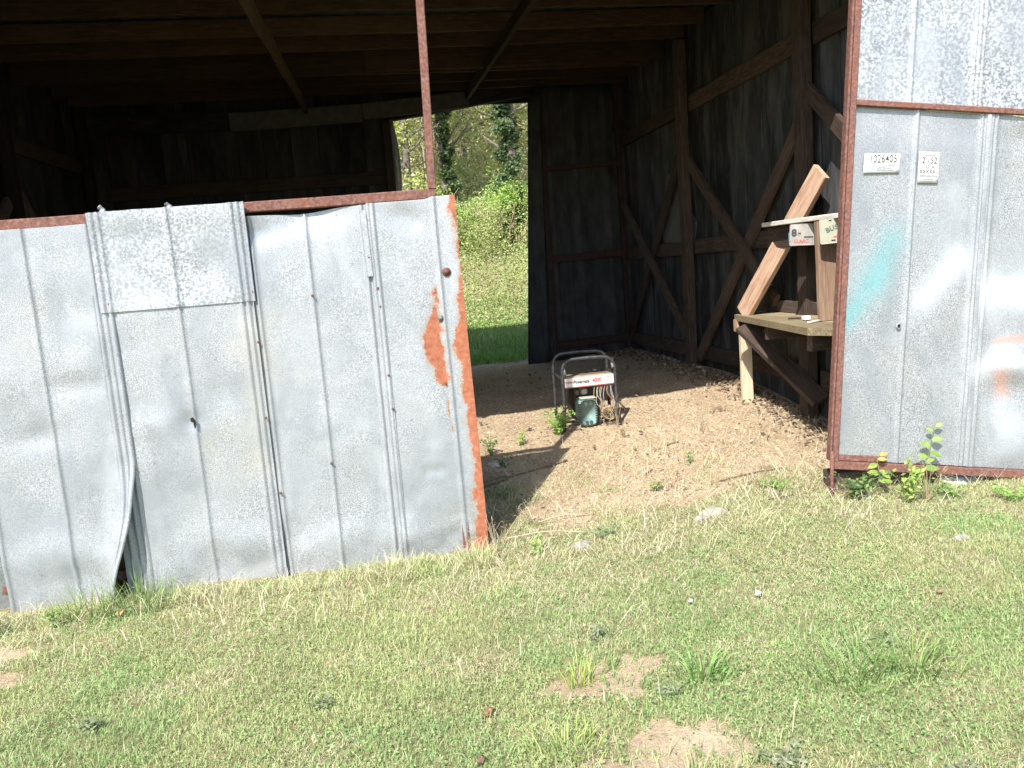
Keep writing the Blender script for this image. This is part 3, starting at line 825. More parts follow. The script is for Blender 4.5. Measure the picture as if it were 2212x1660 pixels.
# ------------------------------------------------------------------ workbench on the right wall
bench = empty('workbench', (2.75, 5.0, .15), 'rough homemade wooden workbench braced against the plank wall', 'workbench')
ZT = .933
def slab(name, poly, z0, z1, mat, parent):
    n = len(poly)
    V = [(x, y, z0) for x, y in poly] + [(x, y, z1) for x, y in poly]
    return py_mesh(name, V, [tuple(range(n - 1, -1, -1)), tuple(range(n, 2 * n))] + [(i, (i + 1) % n, n + (i + 1) % n, n + i) for i in range(n)], mat, parent)
def lerp(a, b, t): return (a[0] + (b[0] - a[0]) * t, a[1] + (b[1] - a[1]) * t)
A_, B_, C_, E_, G_ = (2.655, 5.62), (2.44, 4.22), (2.55, 4.04), (2.93, 4.04), (2.93, 5.66)
cuts = [0, .36, .68, 1]
for i in range(3):   # planks of the top run along the wall
    a, b = cuts[i], cuts[i + 1] - .012 * (i < 2)
    if i == 0:
        poly = [A_, B_, lerp(C_, E_, .0), lerp(C_, E_, b * .9), lerp(A_, G_, b)]
    else:
        poly = [lerp(A_, G_, a), lerp(C_, E_, a * .9), lerp(C_, E_, b * (.9 if i < 2 else 1)), lerp(A_, G_, b)]
    slab('top_board', poly[::-1] if False else poly, ZT - .046, ZT + rnd.uniform(-.002, .001), M_BENCHTOP, bench)
beam('back_rail', (2.935, 4.1, ZT + .045), (2.935, 5.7, ZT + .045), .03, .085, M_FRAMING, bench)
beam('ledger', (2.668, 5.60, ZT - .085), (2.97, 5.60, ZT - .085), .038, .095, M_FRAMING, bench)
beam('ledger_end', (2.655, 5.565, ZT - .085), (2.655, 5.625, ZT - .085), .018, .092, M_PINE, bench)
beam('leg', (2.715, 5.575, .20), (2.712, 5.575, ZT - .135), .085, .04, wood('pale_leg_wood', (.34, .27, .18), (.56, .46, .32), (.66, .57, .42)), bench, up=(0, 1, 0))
beam('diagonal_brace', (2.685, 5.53, .935), (2.90, 4.80, 1.87), .038, .165, M_PINE, bench, up=(0, 1, .75), wob=.001)
beam('under_brace', (2.62, 5.40, ZT - .075), (2.88, 4.82, .36), .04, .145, M_FRAMING, bench, up=(0, 1, .9))
beam('joist', (2.50, 4.30, ZT - .095), (2.92, 4.42, ZT - .095), .04, .115, M_FRAMING, bench)
beam('joist', (2.58, 4.98, ZT - .09), (2.92, 5.0, ZT - .09), .038, .10, M_FRAMING, bench)
beam('upright', (2.765, 4.50, ZT + .004), (2.755, 4.50, 1.545), .165, .038, M_PINE, bench, up=(0, 1, 0))
# shelf above it
shelf = empty('wall_shelf', (2.85, 4.8, 1.56), 'narrow wooden shelf with lit edge painted pale above the workbench', 'shelf')
beam('shelf_board', (2.855, 4.28, 1.562), (2.855, 5.27, 1.566), .235, .020, M_FRAMING, shelf)
beam('shelf_edge', (2.728, 4.28, 1.564), (2.728, 5.275, 1.570), .014, .030, M_PALEWOOD, shelf)  # lit front edge of the shelf, put in as pale wood
beam('apron', (2.79, 4.72, 1.475), (2.79, 5.30, 1.475), .035, .145, M_FRAMING, shelf)
beam('bracket', (2.74, 4.62, 1.46), (2.95, 4.62, 1.46), .03, .14, M_FRAMING, shelf)
beam('bracket', (2.80, 4.66, 1.475), (2.80, 4.36, 1.475), .02, .15, plain('grey_backing_board', (.30, .28, .25), .85, 0, .2), shelf)

def plate(name, label, cx, cy, cz, w, h, yaw, tilt, mat):
    x = Vector((math.cos(yaw), math.sin(yaw), 0)); z = Vector((0, 0, 1)); x = (x * math.cos(tilt) + z * math.sin(tilt)); z = (z * math.cos(tilt) - Vector((math.cos(yaw), math.sin(yaw), 0)) * math.sin(tilt))
    nrm = x.cross(z); nrm = nrm if nrm.y < 0 else nrm
    e = empty(name, (cx, cy, cz), label, 'licence plate', 'plates hung on the shelf')
    M = Matrix(((x.x, z.x, nrm.x, cx), (x.y, z.y, nrm.y, cy), (x.z, z.z, nrm.z, cz), (0, 0, 0, 1)))
    r = .012; pts = []
    for (sx, sy, a0) in ((1, 1, 0), (-1, 1, 90), (-1, -1, 180), (1, -1, 270)):
        for k in range(4):
            a = RAD(a0 + k * 30); pts.append((sx * (w / 2 - r) + r * math.cos(a), sy * (h / 2 - r) + r * math.sin(a)))
    n = len(pts)
    V = [M @ Vector((a, b, 0)) for a, b in pts] + [M @ Vector((a, b, .0018)) for a, b in pts] + [M @ Vector((a * .965, b * .93, .0005)) for a, b in pts]
    F = [tuple(range(n - 1, -1, -1))] + [(i, (i + 1) % n, n + (i + 1) % n, n + i) for i in range(n)] + [(n + i, n + (i + 1) % n, 2 * n + (i + 1) % n, 2 * n + i) for i in range(n)] + [tuple(range(2 * n, 3 * n))]
    py_mesh('plate_body', V, F, mat, e)
    return e, M
M_PLATE = plain('cream_enamel_plate', (.44, .43, .34), .5, 0, .08, 12)
M_PLATEG = plain('dirty_shaded_white_plate', (.33, .31, .28), .55, 0, .3, 22)  # both plate colours darkened for shade under the shelf as well as dirt
# plates face the doorway
p2, PM = plate('licence_plate', 'cream vanity plate with BUSTE lettering hung from the shelf beside the door frame', 2.775, 4.38, 1.482, .27, .150, -.22, .03, M_PLATE)
for i, ch in enumerate('BUSTE'):
    a = RAD(28 - i * 11); 
    text_obj('lettering', ch, .040, PM @ Matrix.Translation((-.115 + .028 + i * .0255, .004 + .010 * i - .0012 * i * i, .0026)) @ Matrix.Rotation(a * .8, 4, 'Z'), M_INKGREEN, p2, bold=.0012)
V = [PM @ Vector((.020 + .026 * math.cos(k * .524) * (1 if k % 2 else .8), -.002 + .020 * math.sin(k * .524), .0026)) for k in range(12)]
py_mesh('emblem', V, [tuple(range(12))], M_INKGREEN, p2)
for (a, b, c, d, m_) in ((-.055, -.040, .06, -.034, M_INKRED), (-.035, -.052, .03, -.048, M_INKRED), (-.068, -.061, -.044, -.054, M_DARKHOLE), (-.078, .058, -.062, .064, M_DARKHOLE)):
    py_mesh('print_line', [PM @ Vector(q) for q in ((a, b, .0027), (c, b, .0027), (c, d, .0027), (a, d, .0027))], [(0, 1, 2, 3)], m_, p2)
p1, PM = plate('licence_plate', 'dirty white licence plate with worn black letters hung beside the blue jar', 2.705, 4.70, 1.475, .165, .135, -.40, -.05, M_PLATEG)
text_obj('lettering', '8', .060, PM @ Matrix.Translation((-.055, .010, .0026)), M_INK, p1, bold=.003)
text_obj('lettering', '-', .050, PM @ Matrix.Translation((-.022, .012, .0026)), M_INK, p1, bold=.002)
text_obj('lettering', 'GLAAC', .034, PM @ Matrix.Translation((-.012, -.042, .0026)), M_INKRED, p1, bold=.0008, stretch=.8)
py_mesh('print_line', [PM @ Vector(q) for q in ((.005, -.020, .0026), (.06, -.020, .0026), (.06, -.012, .0026), (.005, -.012, .0026))], [(0, 1, 2, 3)], M_INK, p1)

def lathe(name, prof, c, mat, parent=None, n=20):
    V, F = [], []
    for (r, z) in prof:
        for j in range(n): V.append((c[0] + r * math.cos(2 * math.pi * j / n), c[1] + r * math.sin(2 * math.pi * j / n), c[2] + z))
    for k in range(len(prof) - 1):
        for j in range(n): F.append((k * n + j, k * n + (j + 1) % n, k * n + n + (j + 1) % n, k * n + n + j))
    F.append(tuple(range(n - 1, -1, -1))); F.append(tuple(range((len(prof) - 1) * n, len(prof) * n)))
    return py_mesh(name, V, F, mat, parent, True)
jar = empty('glass_jar', (2.77, 4.925, 1.40), 'small blue glass jar hanging under the shelf beside the dirty plate', 'jar')
M_JAR = plain('blue_glass', (.12, .25, .34), .2, 0, .35, 25)
lathe('jar_body', [(.028, 0), (.036, .008), (.038, .03), (.038, .085), (.030, .100), (.026, .108)], (2.77, 4.925, 1.405), M_JAR, jar)
lathe('jar_lid', [(.028, 0), (.029, .004), (.029, .022), (.026, .026)], (2.77, 4.925, 1.513), plain('dull_lid', (.12, .12, .12), .5, .6), jar)

# bits lying on the bench
box('small_box', (2.66, 4.62, ZT + .002), (2.70, 4.67, ZT + .030), M_PAPER)
tag(bpy.context.scene.objects['small_box'], 'small white box lying on the workbench top', 'box')
sc1 = tube('wood_scrap', [(2.63, 4.78, ZT + .010), (2.69, 4.74, ZT + .011), (2.73, 4.73, ZT + .010)], .007, M_FRAMING); tag(sc1, 'dark splinter of wood lying on the workbench by the white box', 'wood scrap')
sc2 = tube('wood_scrap', [(2.56, 4.42, ZT + .008), (2.63, 4.47, ZT + .007), (2.70, 4.50, ZT + .007)], .006, M_PALEWOOD); tag(sc2, 'pale splinter of wood at the near end of the workbench', 'wood scrap')

# ------------------------------------------------------------------ generator
GEN = Matrix.Translation((1.458, 5.50, .192)) @ Matrix.Rotation(RAD(-4), 4, 'Z') @ Matrix.Diagonal((1.02, 1.0, 1.17, 1))
gen = empty('generator', (1.406, 5.42, .16), 'old portable generator with grey tube frame and teal alternator on the dirt floor', 'generator')
M_TUBE = plain('worn_grey_tube_steel', (.085, .085, .09), .45, .6, .45, 35)
M_TEAL = plain('teal_cast_housing', (.20, .315, .29), .6, .1, .22, 25)
M_ENG = plain('greasy_black_engine', (.025, .023, .022), .6, .3, .5, 30)
M_ALU = plain('dull_cast_aluminium', (.30, .30, .29), .5, .6, .3, 30)
M_PANEL = plain('cream_panel_label', (.72, .68, .62), .5, 0, .06, 10)
def g(*p): return GEN @ Vector(p)
def hoop(y, hw, top, foot, splay=0.0):
    r = .075; pts = [(-hw - splay, y, foot), (-hw, y, .16), (-hw, y, top - r - .10), (-hw, y, top - r)]
    for k in range(1, 7):
        a = RAD(180 - 15 * k); pts.append((-hw + r + r * math.cos(a), y, top - r + r * math.sin(a)))
    pts.append((0, y, top + .004))
    for k in range(0, 7):
        a = RAD(90 - 15 * k); pts.append((hw - r + r * math.cos(a), y, top - r + r * math.sin(a)))
    pts += [(hw, y, top - r - .10), (hw, y, .16), (hw + splay * 1.8, y - .01, foot + .01)]
    return [g(*p) for p in pts]
tube('frame_hoop', hoop(0, .190, .455, .0, .012), .0125, M_TUBE, gen, 10)
tube('frame_hoop', hoop(.33, .205, .465, .03, 0), .0125, M_TUBE, gen, 10)
for s in (-1, 1):
    tube('base_rail', [g(s * .192, .0, .045), g(s * .200, .17, .045), g(s * .205, .33, .05)], .011, M_TUBE, gen)
    tube('side_rail', [g(s * .190, .0, .335), g(s * .198, .17, .34), g(s * .205, .33, .345)], .008, M_TUBE, gen)
for y in (.09, .27): tube('cross_rail', [g(-.198, y, .052), g(0, y, .048), g(.198, y, .052)], .010, M_TUBE, gen)
pan = box('control_box', (-.180, .016, .275), (.180, .15, .345), plain('rusty_tan_box', (.34, .26, .18), .75, .1, .3, 20), gen, GEN)
py_mesh('front_label', [g(-.184, .006, .276), g(.184, .006, .282), g(.184, .006, .342), g(-.184, .006, .336), g(-.184, .014, .276), g(.184, .014, .282), g(.184, .014, .342), g(-.184, .014, .336)],
        [(0, 1, 2, 3), (4, 7, 6, 5), (0, 4, 5, 1), (1, 5, 6, 2), (2, 6, 7, 3), (3, 7, 4, 0)], M_PANEL, pan)
py_mesh('red_stripe', [g(-.184, .0050, .2765), g(.184, .0050, .2825), g(.184, .0050, .2875), g(-.184, .0050, .2815)], [(0, 1, 2, 3)], M_INKRED, pan)
GT = lambda x, z: GEN @ Matrix.Translation((x, .0048, z)) @ Matrix.Rotation(RAD(90), 4, 'X') @ Matrix.Rotation(.016, 4, 'Z')
text_obj('lettering', 'COLEMAN', .017, GT(-.145, .311), M_INKRED, pan, bold=.0006, stretch=.85)
text_obj('lettering', 'Powermate', .034, GT(-.055, .311), M_INK, pan, bold=.0011, shear=.25, stretch=.72)
text_obj('lettering', '4000', .036, GT(.057, .313), M_INKRED, pan, bold=.0015, stretch=.92)
for (a, b, z) in ((.103, .170, .330), (.103, .150, .321), (.156, .168, .321), (.103, .160, .311)):
    py_mesh('print_line', [g(a, .0048, z - .003), g(b, .0048, z - .003), g(b, .0048, z + .002), g(a, .0048, z + .002)], [(0, 1, 2, 3)], M_INKGREY, pan)
for (x, z) in ((-.172, .36), (.175, .385)):
    tube('frame_clamp', [g(x, -.012, z), g(x, .012, z + .03), g(x, .02, z + .055)], .012, M_ALU, gen)
# alternator: finned end bell
prof = []
for k in range(40):
    a = 2 * math.pi * k / 40
    ca, sa = math.cos(a), math.sin(a)
    r = 1 / max(abs(ca) ** 4 + abs(sa) ** 4, 1e-6) ** .25
    prof.append((r * ca, r * sa))
def bell(y, kx, kz): return [g(-.018 + a * kx, y, .116 + b * kz) for a, b in prof]
rings = [bell(-.004, .060, .078), bell(.004, .066, .084), bell(.012, .069, .088), bell(.045, .070, .089), bell(.05, .064, .082), bell(.20, .062, .080)]
V = [p for r_ in rings for p in r_]; n = 40
alt = py_mesh('alternator', V, [tuple(range(n - 1, -1, -1)), tuple(range(5 * n, 6 * n))] + [(k * n + (j + 1) % n, k * n + j, k * n + n + j, k * n + n + (j + 1) % n) for k in range(5) for j in range(n)], M_TEAL, gen, True)
for k in range(8):
    z = .060 + k * .0155
    for s in (-1, 1):
        box('vent_slot', (-.018 + s * .061 - .012, -.0065, z - .0035), (-.018 + s * .061 + .012, .03, z + .0035), M_ENG, alt, GEN, .001)
for (x, z) in ((-.036, .172), (.000, .172), (-.033, .052), (-.003, .052)):
    V = []; n2 = 12
    for (r, y) in ((.0125, -.0045), (.0125, -.0085), (.0085, -.0085), (.0085, -.006)):
        for j in range(n2): V.append(g(x + r * math.cos(2 * math.pi * j / n2), y, z + r * math.sin(2 * math.pi * j / n2)))
    py_mesh('bolt_boss', V, [(k * n2 + j, k * n2 + (j + 1) % n2, k * n2 + n2 + (j + 1) % n2, k * n2 + n2 + j) for k in range(3) for j in range(n2)] + [tuple(range(3 * n2, 4 * n2))], plain('dark_teal_boss', (.06, .09, .085), .6), alt)
box('top_lip', (-.075, -.008, .199), (.040, .05, .211), plain('lit_cream_lip', (.40, .40, .33), .7), alt, GEN)  # cream lip, light on the housing's top put into its colour
# engine block, carburettor, shroud
box('engine_block', (-.11, .20, .055), (.10, .36, .27), M_ENG, gen, GEN, .02)
box('cooling_shroud', (-.085, .17, .09), (.085, .205, .265), plain('dark_shroud', (.05, .045, .04), .6, .2), gen, GEN, .03)
box('carburettor', (-.055, .06, .218), (-.005, .15, .262), M_ALU, gen, GEN, .008)
box('intake', (-.085, .09, .215), (-.057, .16, .252), plain('dirty_tan_metal', (.22, .18, .13), .7, .3), gen, GEN, .006)
lathe('fuel_cap', [(.02, 0), (.022, .004), (.02, .014)], g(.09, .22, .345), M_ENG, gen, 12)
box('coil_box', (.075, .05, .075), (.165, .12, .135), plain('tan_coil', (.40, .27, .15), .8, 0, .4, 60), gen, GEN, .008)
M_WIRE = plain('pale_wire', (.36, .32, .28), .6); M_WIREY = plain('yellow_wire', (.38, .27, .13), .6)
for i in range(9):
    x0 = .045 + .015 * i + rnd.uniform(-.004, .004); 
    p = [g(x0, .03, .28), g(x0 + rnd.uniform(-.03, .02), .005, .23), g(x0 + rnd.uniform(-.035, .03), .0 + rnd.uniform(-.015, .02), .16), g(.07 + rnd.uniform(0, .09), rnd.uniform(-.02, .05), .09), g(.09 + rnd.uniform(-.03, .06), rnd.uniform(.0, .06), .04)]
    tube('wire', smooth_path(p, 5), .0028, M_WIRE if i % 3 else M_WIREY, gen, 5)
for i in range(4):
    c = g(.12, .0, .10); pts = []
    for k in range(9):
        a = k * .8 + i; pts.append(c + Vector((.05 * math.cos(a) * (1 - .05 * k), -.012 * i + .01, .045 * math.sin(a * .9))))
    tube('wire', smooth_path(pts, 4), .0025, M_WIREY if i % 2 else M_WIRE, gen, 5)

# ------------------------------------------------------------------ vegetation builders
def blades(P, ang, L, w, bend, cols, lift=1.0):
    """P (n,3) roots; ang heading; L length; w width; bend 0 upright .. 1 lying. 5 verts, 3 triangles each"""
    n = len(P)
    d = np.stack([np.cos(ang), np.sin(ang), np.zeros(n)], -1)
    tw = ang + math.pi / 2 + rng.uniform(-.9, .9, n)
    s = np.stack([np.cos(tw), np.sin(tw), np.zeros(n)], -1) * (w / 2)[:, None]
    b1 = bend * .55; b2 = np.clip(bend * 1.25, 0, 1.45)
    m = P + d * (L * .5 * np.sin(b1))[:, None] + np.stack([0 * L, 0 * L, L * .5 * np.cos(b1)], -1)
    t = m + d * (L * .5 * np.sin(b2))[:, None] + np.stack([0 * L, 0 * L, L * .5 * np.cos(b2)], -1)
    V = np.stack([P - s, P + s, m - s * .8, m + s * .8, t], 1).reshape(-1, 3)
    i = np.arange(n)[:, None] * 5
    F = np.concatenate([i + np.array([[0, 1, 3]]), i + np.array([[0, 3, 2]]), i + np.array([[2, 3, 4]])], 0)
    C = np.repeat(cols, 5, 0)
    k = np.tile(np.array([.80, .80, 1.0, 1.0, 1.12]), n)[:, None]
    return V, F, C * k
def leaves(P, size, cols, up=.35, aspect=.55, fold=.25):
    """P (n,3); folded rhombus leaves turned at random"""
    n = len(P)
    a = rng.normal(size=(n, 3)); a[:, 2] = a[:, 2] * .6 - .1
    a /= np.linalg.norm(a, axis=1)[:, None]
    b = rng.normal(size=(n, 3)); b += up * 3 * np.array([-.28, -.48, .83])
    b -= a * (a * b).sum(1)[:, None]; b /= np.linalg.norm(b, axis=1)[:, None]      # leaf normal
    c = np.cross(a, b)
    L = size[:, None]
    V = np.stack([P - a * L * .5, P + c * L * aspect * .5 + b * L * fold * .3, P + a * L * .5, P - c * L * aspect * .5 + b * L * fold * .3], 1).reshape(-1, 3)
    i = np.arange(n)[:, None] * 4
    F = np.concatenate([i + np.array([[0, 1, 2]]), i + np.array([[0, 2, 3]])], 0)
    return V, F, np.repeat(cols, 4, 0)
def merge(parts):
    V, F, C, o = [], [], [], 0
    for (v, f, c) in parts:
        V.append(v); F.append(f + o); C.append(c); o += len(v)
    return np.concatenate(V), np.concatenate(F), np.concatenate(C)
def pick(cs, n, jit=.16):
    cs = np.array(cs); c = cs[rng.integers(0, len(cs), n)]
    return np.clip(c * (1 + rng.uniform(-jit, jit, (n, 1))) * (1 + rng.uniform(-.06, .06, (n, 3))), .005, .9)
GREEN = [(.30, .45, .17), (.36, .51, .20), (.26, .40, .15), (.41, .53, .23)]
YGREEN = [(.48, .53, .25), (.53, .56, .28), (.44, .50, .22)]
STRAW = [(.70, .63, .43), (.74, .68, .48), (.62, .54, .36), (.52, .43, .28)]
def lawn(n, x0, x1, y0, y1, dens, lmin, lmax, wmin, wmax):
    x = rng.uniform(x0, x1, n); y = rng.uniform(y0, y1, n)
    keep = rng.random(n) < dens(x, y)
    x, y = x[keep], y[keep]; n = len(x)
    patch = fbm(x, y, 1.9, 1); p2 = fbm(x, y, 5.0, 6)
    dry = np.clip((.55 - p2) * 2.2 + .08 + .62 * ss(y + .10 * x, 2.7, 3.7) + .4 * bare(x, y) + .75 * dryness(x, y), .08, .97)
    g = np.where((patch > .50)[:, None], pick(GREEN, n), pick(YGREEN, n))
    g = np.where((rng.random(n) < .25)[:, None], pick(YGREEN, n), g) * (.82 + .36 * fbm(x, y, 4.0, 41))[:, None]
    isdry = rng.random(n) < dry * .62
    c = np.where(isdry[:, None], pick(STRAW, n), g)
    L = rng.uniform(lmin, lmax, n) * (.7 + .7 * fbm(x, y, 3.0, 12))
    bend = np.where(isdry, rng.uniform(.8, 1.4, n), rng.uniform(.25, 1.15, n))
    P = np.stack([x, y, gzb(x, y) - .003], -1)
    return blades(P, rng.uniform(0, 2 * math.pi, n), L, rng.uniform(wmin, wmax, n), bend, c)
def turf_density(x, y):
    d = dirt(x, y)
    return np.clip(1 - ss(d, .15, .95) * 1.0, .06, 1) * (1 - ss(y, 3.9, 4.9) * .88)
def under_door(x, y): return ((x > -2.5) & (x < .44) & (np.abs(y - YF) < .06))
dens_front = lambda x, y: np.where(under_door(x, y) | ((x < -2.5) & (y > 3.85)), 0, turf_density(x, y))
parts = [lawn(400000, -2.3, 3.3, 1.25, 4.2, dens_front, .012, .034, .0016, .0032),
         lawn(13000, -2.3, 3.3, 1.25, 4.2, dens_front, .035, .065, .0018, .0034),
         lawn(30000, -4.5, 6.0, -1.5, 4.0, lambda x, y: dens_front(x, y) * ((x < -2.2) | (x > 3.2) | (y < 1.3)), .04, .08, .003, .006),
         lawn(60000, .3, 3.0, 3.5, 5.6, lambda x, y: (y > 3.5) * (.10 + .9 * ss(fbm(x, y, 3.5, 31), .5, .75)) * (1 - ss(y, 4.2, 5.5)), .015, .045, .0016, .003)]
parts.append(lawn(9000, -2.4, .45, 3.66, 3.86, lambda x, y: .25 + .75 * ss(fbm(x, y, 4.0, 51), .45, .6), .04, .11, .002, .004))
V, F, C = merge(parts)
tag(mesh_np('grass', V, F, M_BLADE, cols=C), 'short patchy lawn grass mixed with straw in front of the barn', 'grass', kind='stuff')
# flat straw and runners lying over the lawn
n = 21000
x = rng.uniform(-2.2, 3.2, n); y = rng.uniform(1.4, 6.6, n); k = rng.random(n) < (.035 + .965 * ss(y, 3.0, 3.8)) * (1 - .93 * ss(y, 4.6, 5.6)) ; x, y = x[k], y[k]; n = len(x)
k = ~under_door(x, y) & ((y < 3.85) | (x > .5)); x, y = x[k], y[k]; n = len(x)
Vs, Fs, Cs = blades(np.stack([x, y, gzb(x, y) + .022 * (1 - ss(y, 3.4, 4.2)) + .004], -1), rng.uniform(0, 6.28, n), rng.uniform(.05, .17, n), rng.uniform(.0014, .0028, n), rng.uniform(1.32, 1.52, n), pick(STRAW + [(.6, .53, .36)], n))
tag(mesh_np('straw', Vs, Fs, M_LITTER, cols=Cs), 'dry straw blades strewn flat over the lawn and doorway', 'straw', kind='stuff')
# broad-leaved ground cover (clover, dock seedlings) in the lawn
n = 90000
x = rng.uniform(-2.2, 3.2, n); y = rng.uniform(1.3, 3.9, n)
k = rng.random(n) < turf_density(x, y) * (.25 + .75 * ss(fbm(x, y, 2.6, 20), .44, .60)); x, y = x[k], y[k]; n = len(x)
k = ~under_door(x, y); x, y = x[k], y[k]; n = len(x)
Vc, Fc, Cc = leaves(np.stack([x, y, gzb(x, y) + rng.uniform(.006, .03, n)], -1), rng.uniform(.005, .011, n), pick([(.24, .38, .13), (.30, .43, .16), (.38, .48, .22)], n), up=1.2, aspect=.8)
tag(mesh_np('clover', Vc, Fc, M_LEAF, cols=Cc), 'low clover patches growing through the lawn', 'ground cover', kind='stuff')
# chips, grit and leaf litter on the barn floor
n = 135000
x = rng.uniform(-2.7, 2.95, n); y = rng.uniform(3.5, 9.1, n)
k = (rng.random(n) < dirt(x, y) * (.4 + .6 * ss(x, -.4, .4)) * (1 - .5 * ss(y, 6.2, 8))) ; x, y = x[k], y[k]; n = len(x)
s = rng.uniform(.003, .0095, n) * (1 + .8 * (rng.random(n) < .08))
P = np.stack([x, y, gzb(x, y) + s * .18], -1)
ax = rng.uniform(0, 6.28, n); el = rng.uniform(.25, .8, n)
tri = np.stack([np.cos(ax), np.sin(ax), rng.uniform(-.25, .25, n)], -1); sd = np.stack([-np.sin(ax), np.cos(ax), rng.uniform(-.3, .3, n)], -1)
S = s[:, None]
top = P + np.array([0, 0, 1.0]) * (s * rng.uniform(.15, .5, n))[:, None]
Vq = np.stack([P - tri * S, P + sd * S * el[:, None], P + tri * S, P - sd * S * el[:, None], top], 1).reshape(-1, 3)
i = np.arange(n)[:, None] * 5
Fq = np.concatenate([i + np.array([[a, b, 4]]) for a, b in ((0, 3), (3, 2), (2, 1), (1, 0))], 0)
Cq = pick([(.60, .47, .33), (.52, .39, .26), (.40, .28, .18), (.66, .56, .43), (.24, .16, .10), (.56, .42, .27)], n, .22)
tag(mesh_np('wood_chips', Vq, Fq, M_LITTER, cols=np.repeat(Cq, 5, 0)), 'tan wood chips and grit scattered over the barn floor', 'wood chips', kind='stuff')
# dark leaf litter along the right wall
n = 1700
y = rng.uniform(4.2, 9.0, n); x = 2.95 - np.abs(rng.normal(0, .15, n)) - .02
k = x > 1.9; x, y = np.concatenate([x[k], rng.uniform(.5, 2.9, 160)]), np.concatenate([y[k], rng.uniform(4.2, 8.8, 160)]); n = len(x)
Vl, Fl, Cl = leaves(np.stack([x, y, gzb(x, y) + rng.uniform(.003, .03, n)], -1), rng.uniform(.02, .055, n), pick([(.14, .10, .065), (.22, .155, .10), (.11, .08, .055), (.34, .26, .17)], n), up=1.0, aspect=.5)
tag(mesh_np('leaf_litter', Vl, Fl, M_LITTER, cols=Cl), 'brown leaf litter heaped along the right plank wall', 'leaf litter', kind='stuff')

# ---- single plants
def tuft(name, label, x, y, n, L, w, cols, spread=.05, bend=(.2, 1.1), cat='grass tuft', group='grass tufts in the lawn'):
    e = empty(name, (x, y, float(gz(x, y))), label, cat, group)
    px = x + rng.normal(0, spread, n); py = y + rng.normal(0, spread * .7, n)
    ang = np.arctan2(py - y, px - x) + rng.normal(0, .7, n)
    b = blades(np.stack([px, py, gzb(px, py) - .004], -1), ang, rng.uniform(L * .5, L, n), rng.uniform(w * .6, w, n), rng.uniform(bend[0], bend[1], n), pick(cols, n))
    mesh_np('blades', *b[:2], M_BLADE, e, cols=b[2])['kind'] = 'stuff'
    return e
tuft('grass_tuft', 'tall dark green tuft growing in the torn gap of the left door', -1.22, 3.74, 110, .24, .005, [(0.16, 0.261, 0.0798), (0.217, 0.319, 0.102), (0.275, 0.362, 0.116)], .07, (.15, 1.0))
tuft('grass_tuft', 'grass tuft fanning left under the peeled sheet edge', -1.42, 3.70, 90, .24, .005, [(0.217, 0.319, 0.102), (0.29, 0.392, 0.131)], .07, (.3, 1.2))
tuft('grass_tuft', 'yellowish tuft at the foot of the left door below its third seam', -.10, 3.72, 130, .15, .004, YGREEN + STRAW[:1], .09, (.2, 1.0))
tuft('grass_tuft', 'pale bleached tuft at the lower right corner of the left door', .36, 3.74, 120, .16, .004, STRAW + YGREEN, .07, (.3, 1.25))
tuft('grass_tuft', 'broad bladed green tuft beside the larger bare sand patch', .97, 2.40, 60, .16, .008, [(0.232, 0.392, 0.116), (0.29, 0.45, 0.145)], .04, (.4, 1.25))
tuft('grass_tuft', 'wide dark green tuft right of the small brown bare patch', 1.43, 2.24, 130, .20, .005, [(0.203, 0.334, 0.102), (0.275, 0.406, 0.123)], .10, (.5, 1.3))
tuft('grass_tuft', 'open tuft of long green blades at the right of the lawn', 1.66, 2.22, 80, .20, .005, [(0.261, 0.377, 0.116), (0.348, 0.435, 0.145)], .06, (.6, 1.35))
tuft('grass_tuft', 'lime green tuft at the upper left of the sand patch', .56, 2.52, 70, .12, .005, [(0.406, 0.522, 0.131), (0.478, 0.58, 0.174)], .045, (.2, .9))
tuft('grass_tuft', 'lime green tuft at the near left of the sand patch', .43, 2.16, 90, .12, .005, [(0.406, 0.522, 0.145), (0.478, 0.58, 0.189)], .06, (.3, 1.0))
tuft('grass_tuft', 'dark low tuft in the shade just behind the left door', .62, 4.60, 160, .07, .004, [(0.16, 0.29, 0.087), (0.217, 0.348, 0.102)], .06, (.3, 1.2))
tuft('grass_tuft', 'small dark tuft in the doorway right of the shaded tuft', .76, 4.44, 110, .06, .004, [(0.16, 0.275, 0.087), (0.203, 0.319, 0.102)], .05, (.3, 1.2))
tuft('grass_tuft', 'blades of bright grass growing through the bare sand patch', .70, 2.44, 14, .11, .006, [(0.232, 0.362, 0.131)], .05, (.1, .7))
tuft('grass_tuft', 'blades of grass growing through the near sandy patch', .78, 1.93, 26, .10, .005, [(0.232, 0.362, 0.131), (0.435, 0.493, 0.203)], .10, (.1, .9))
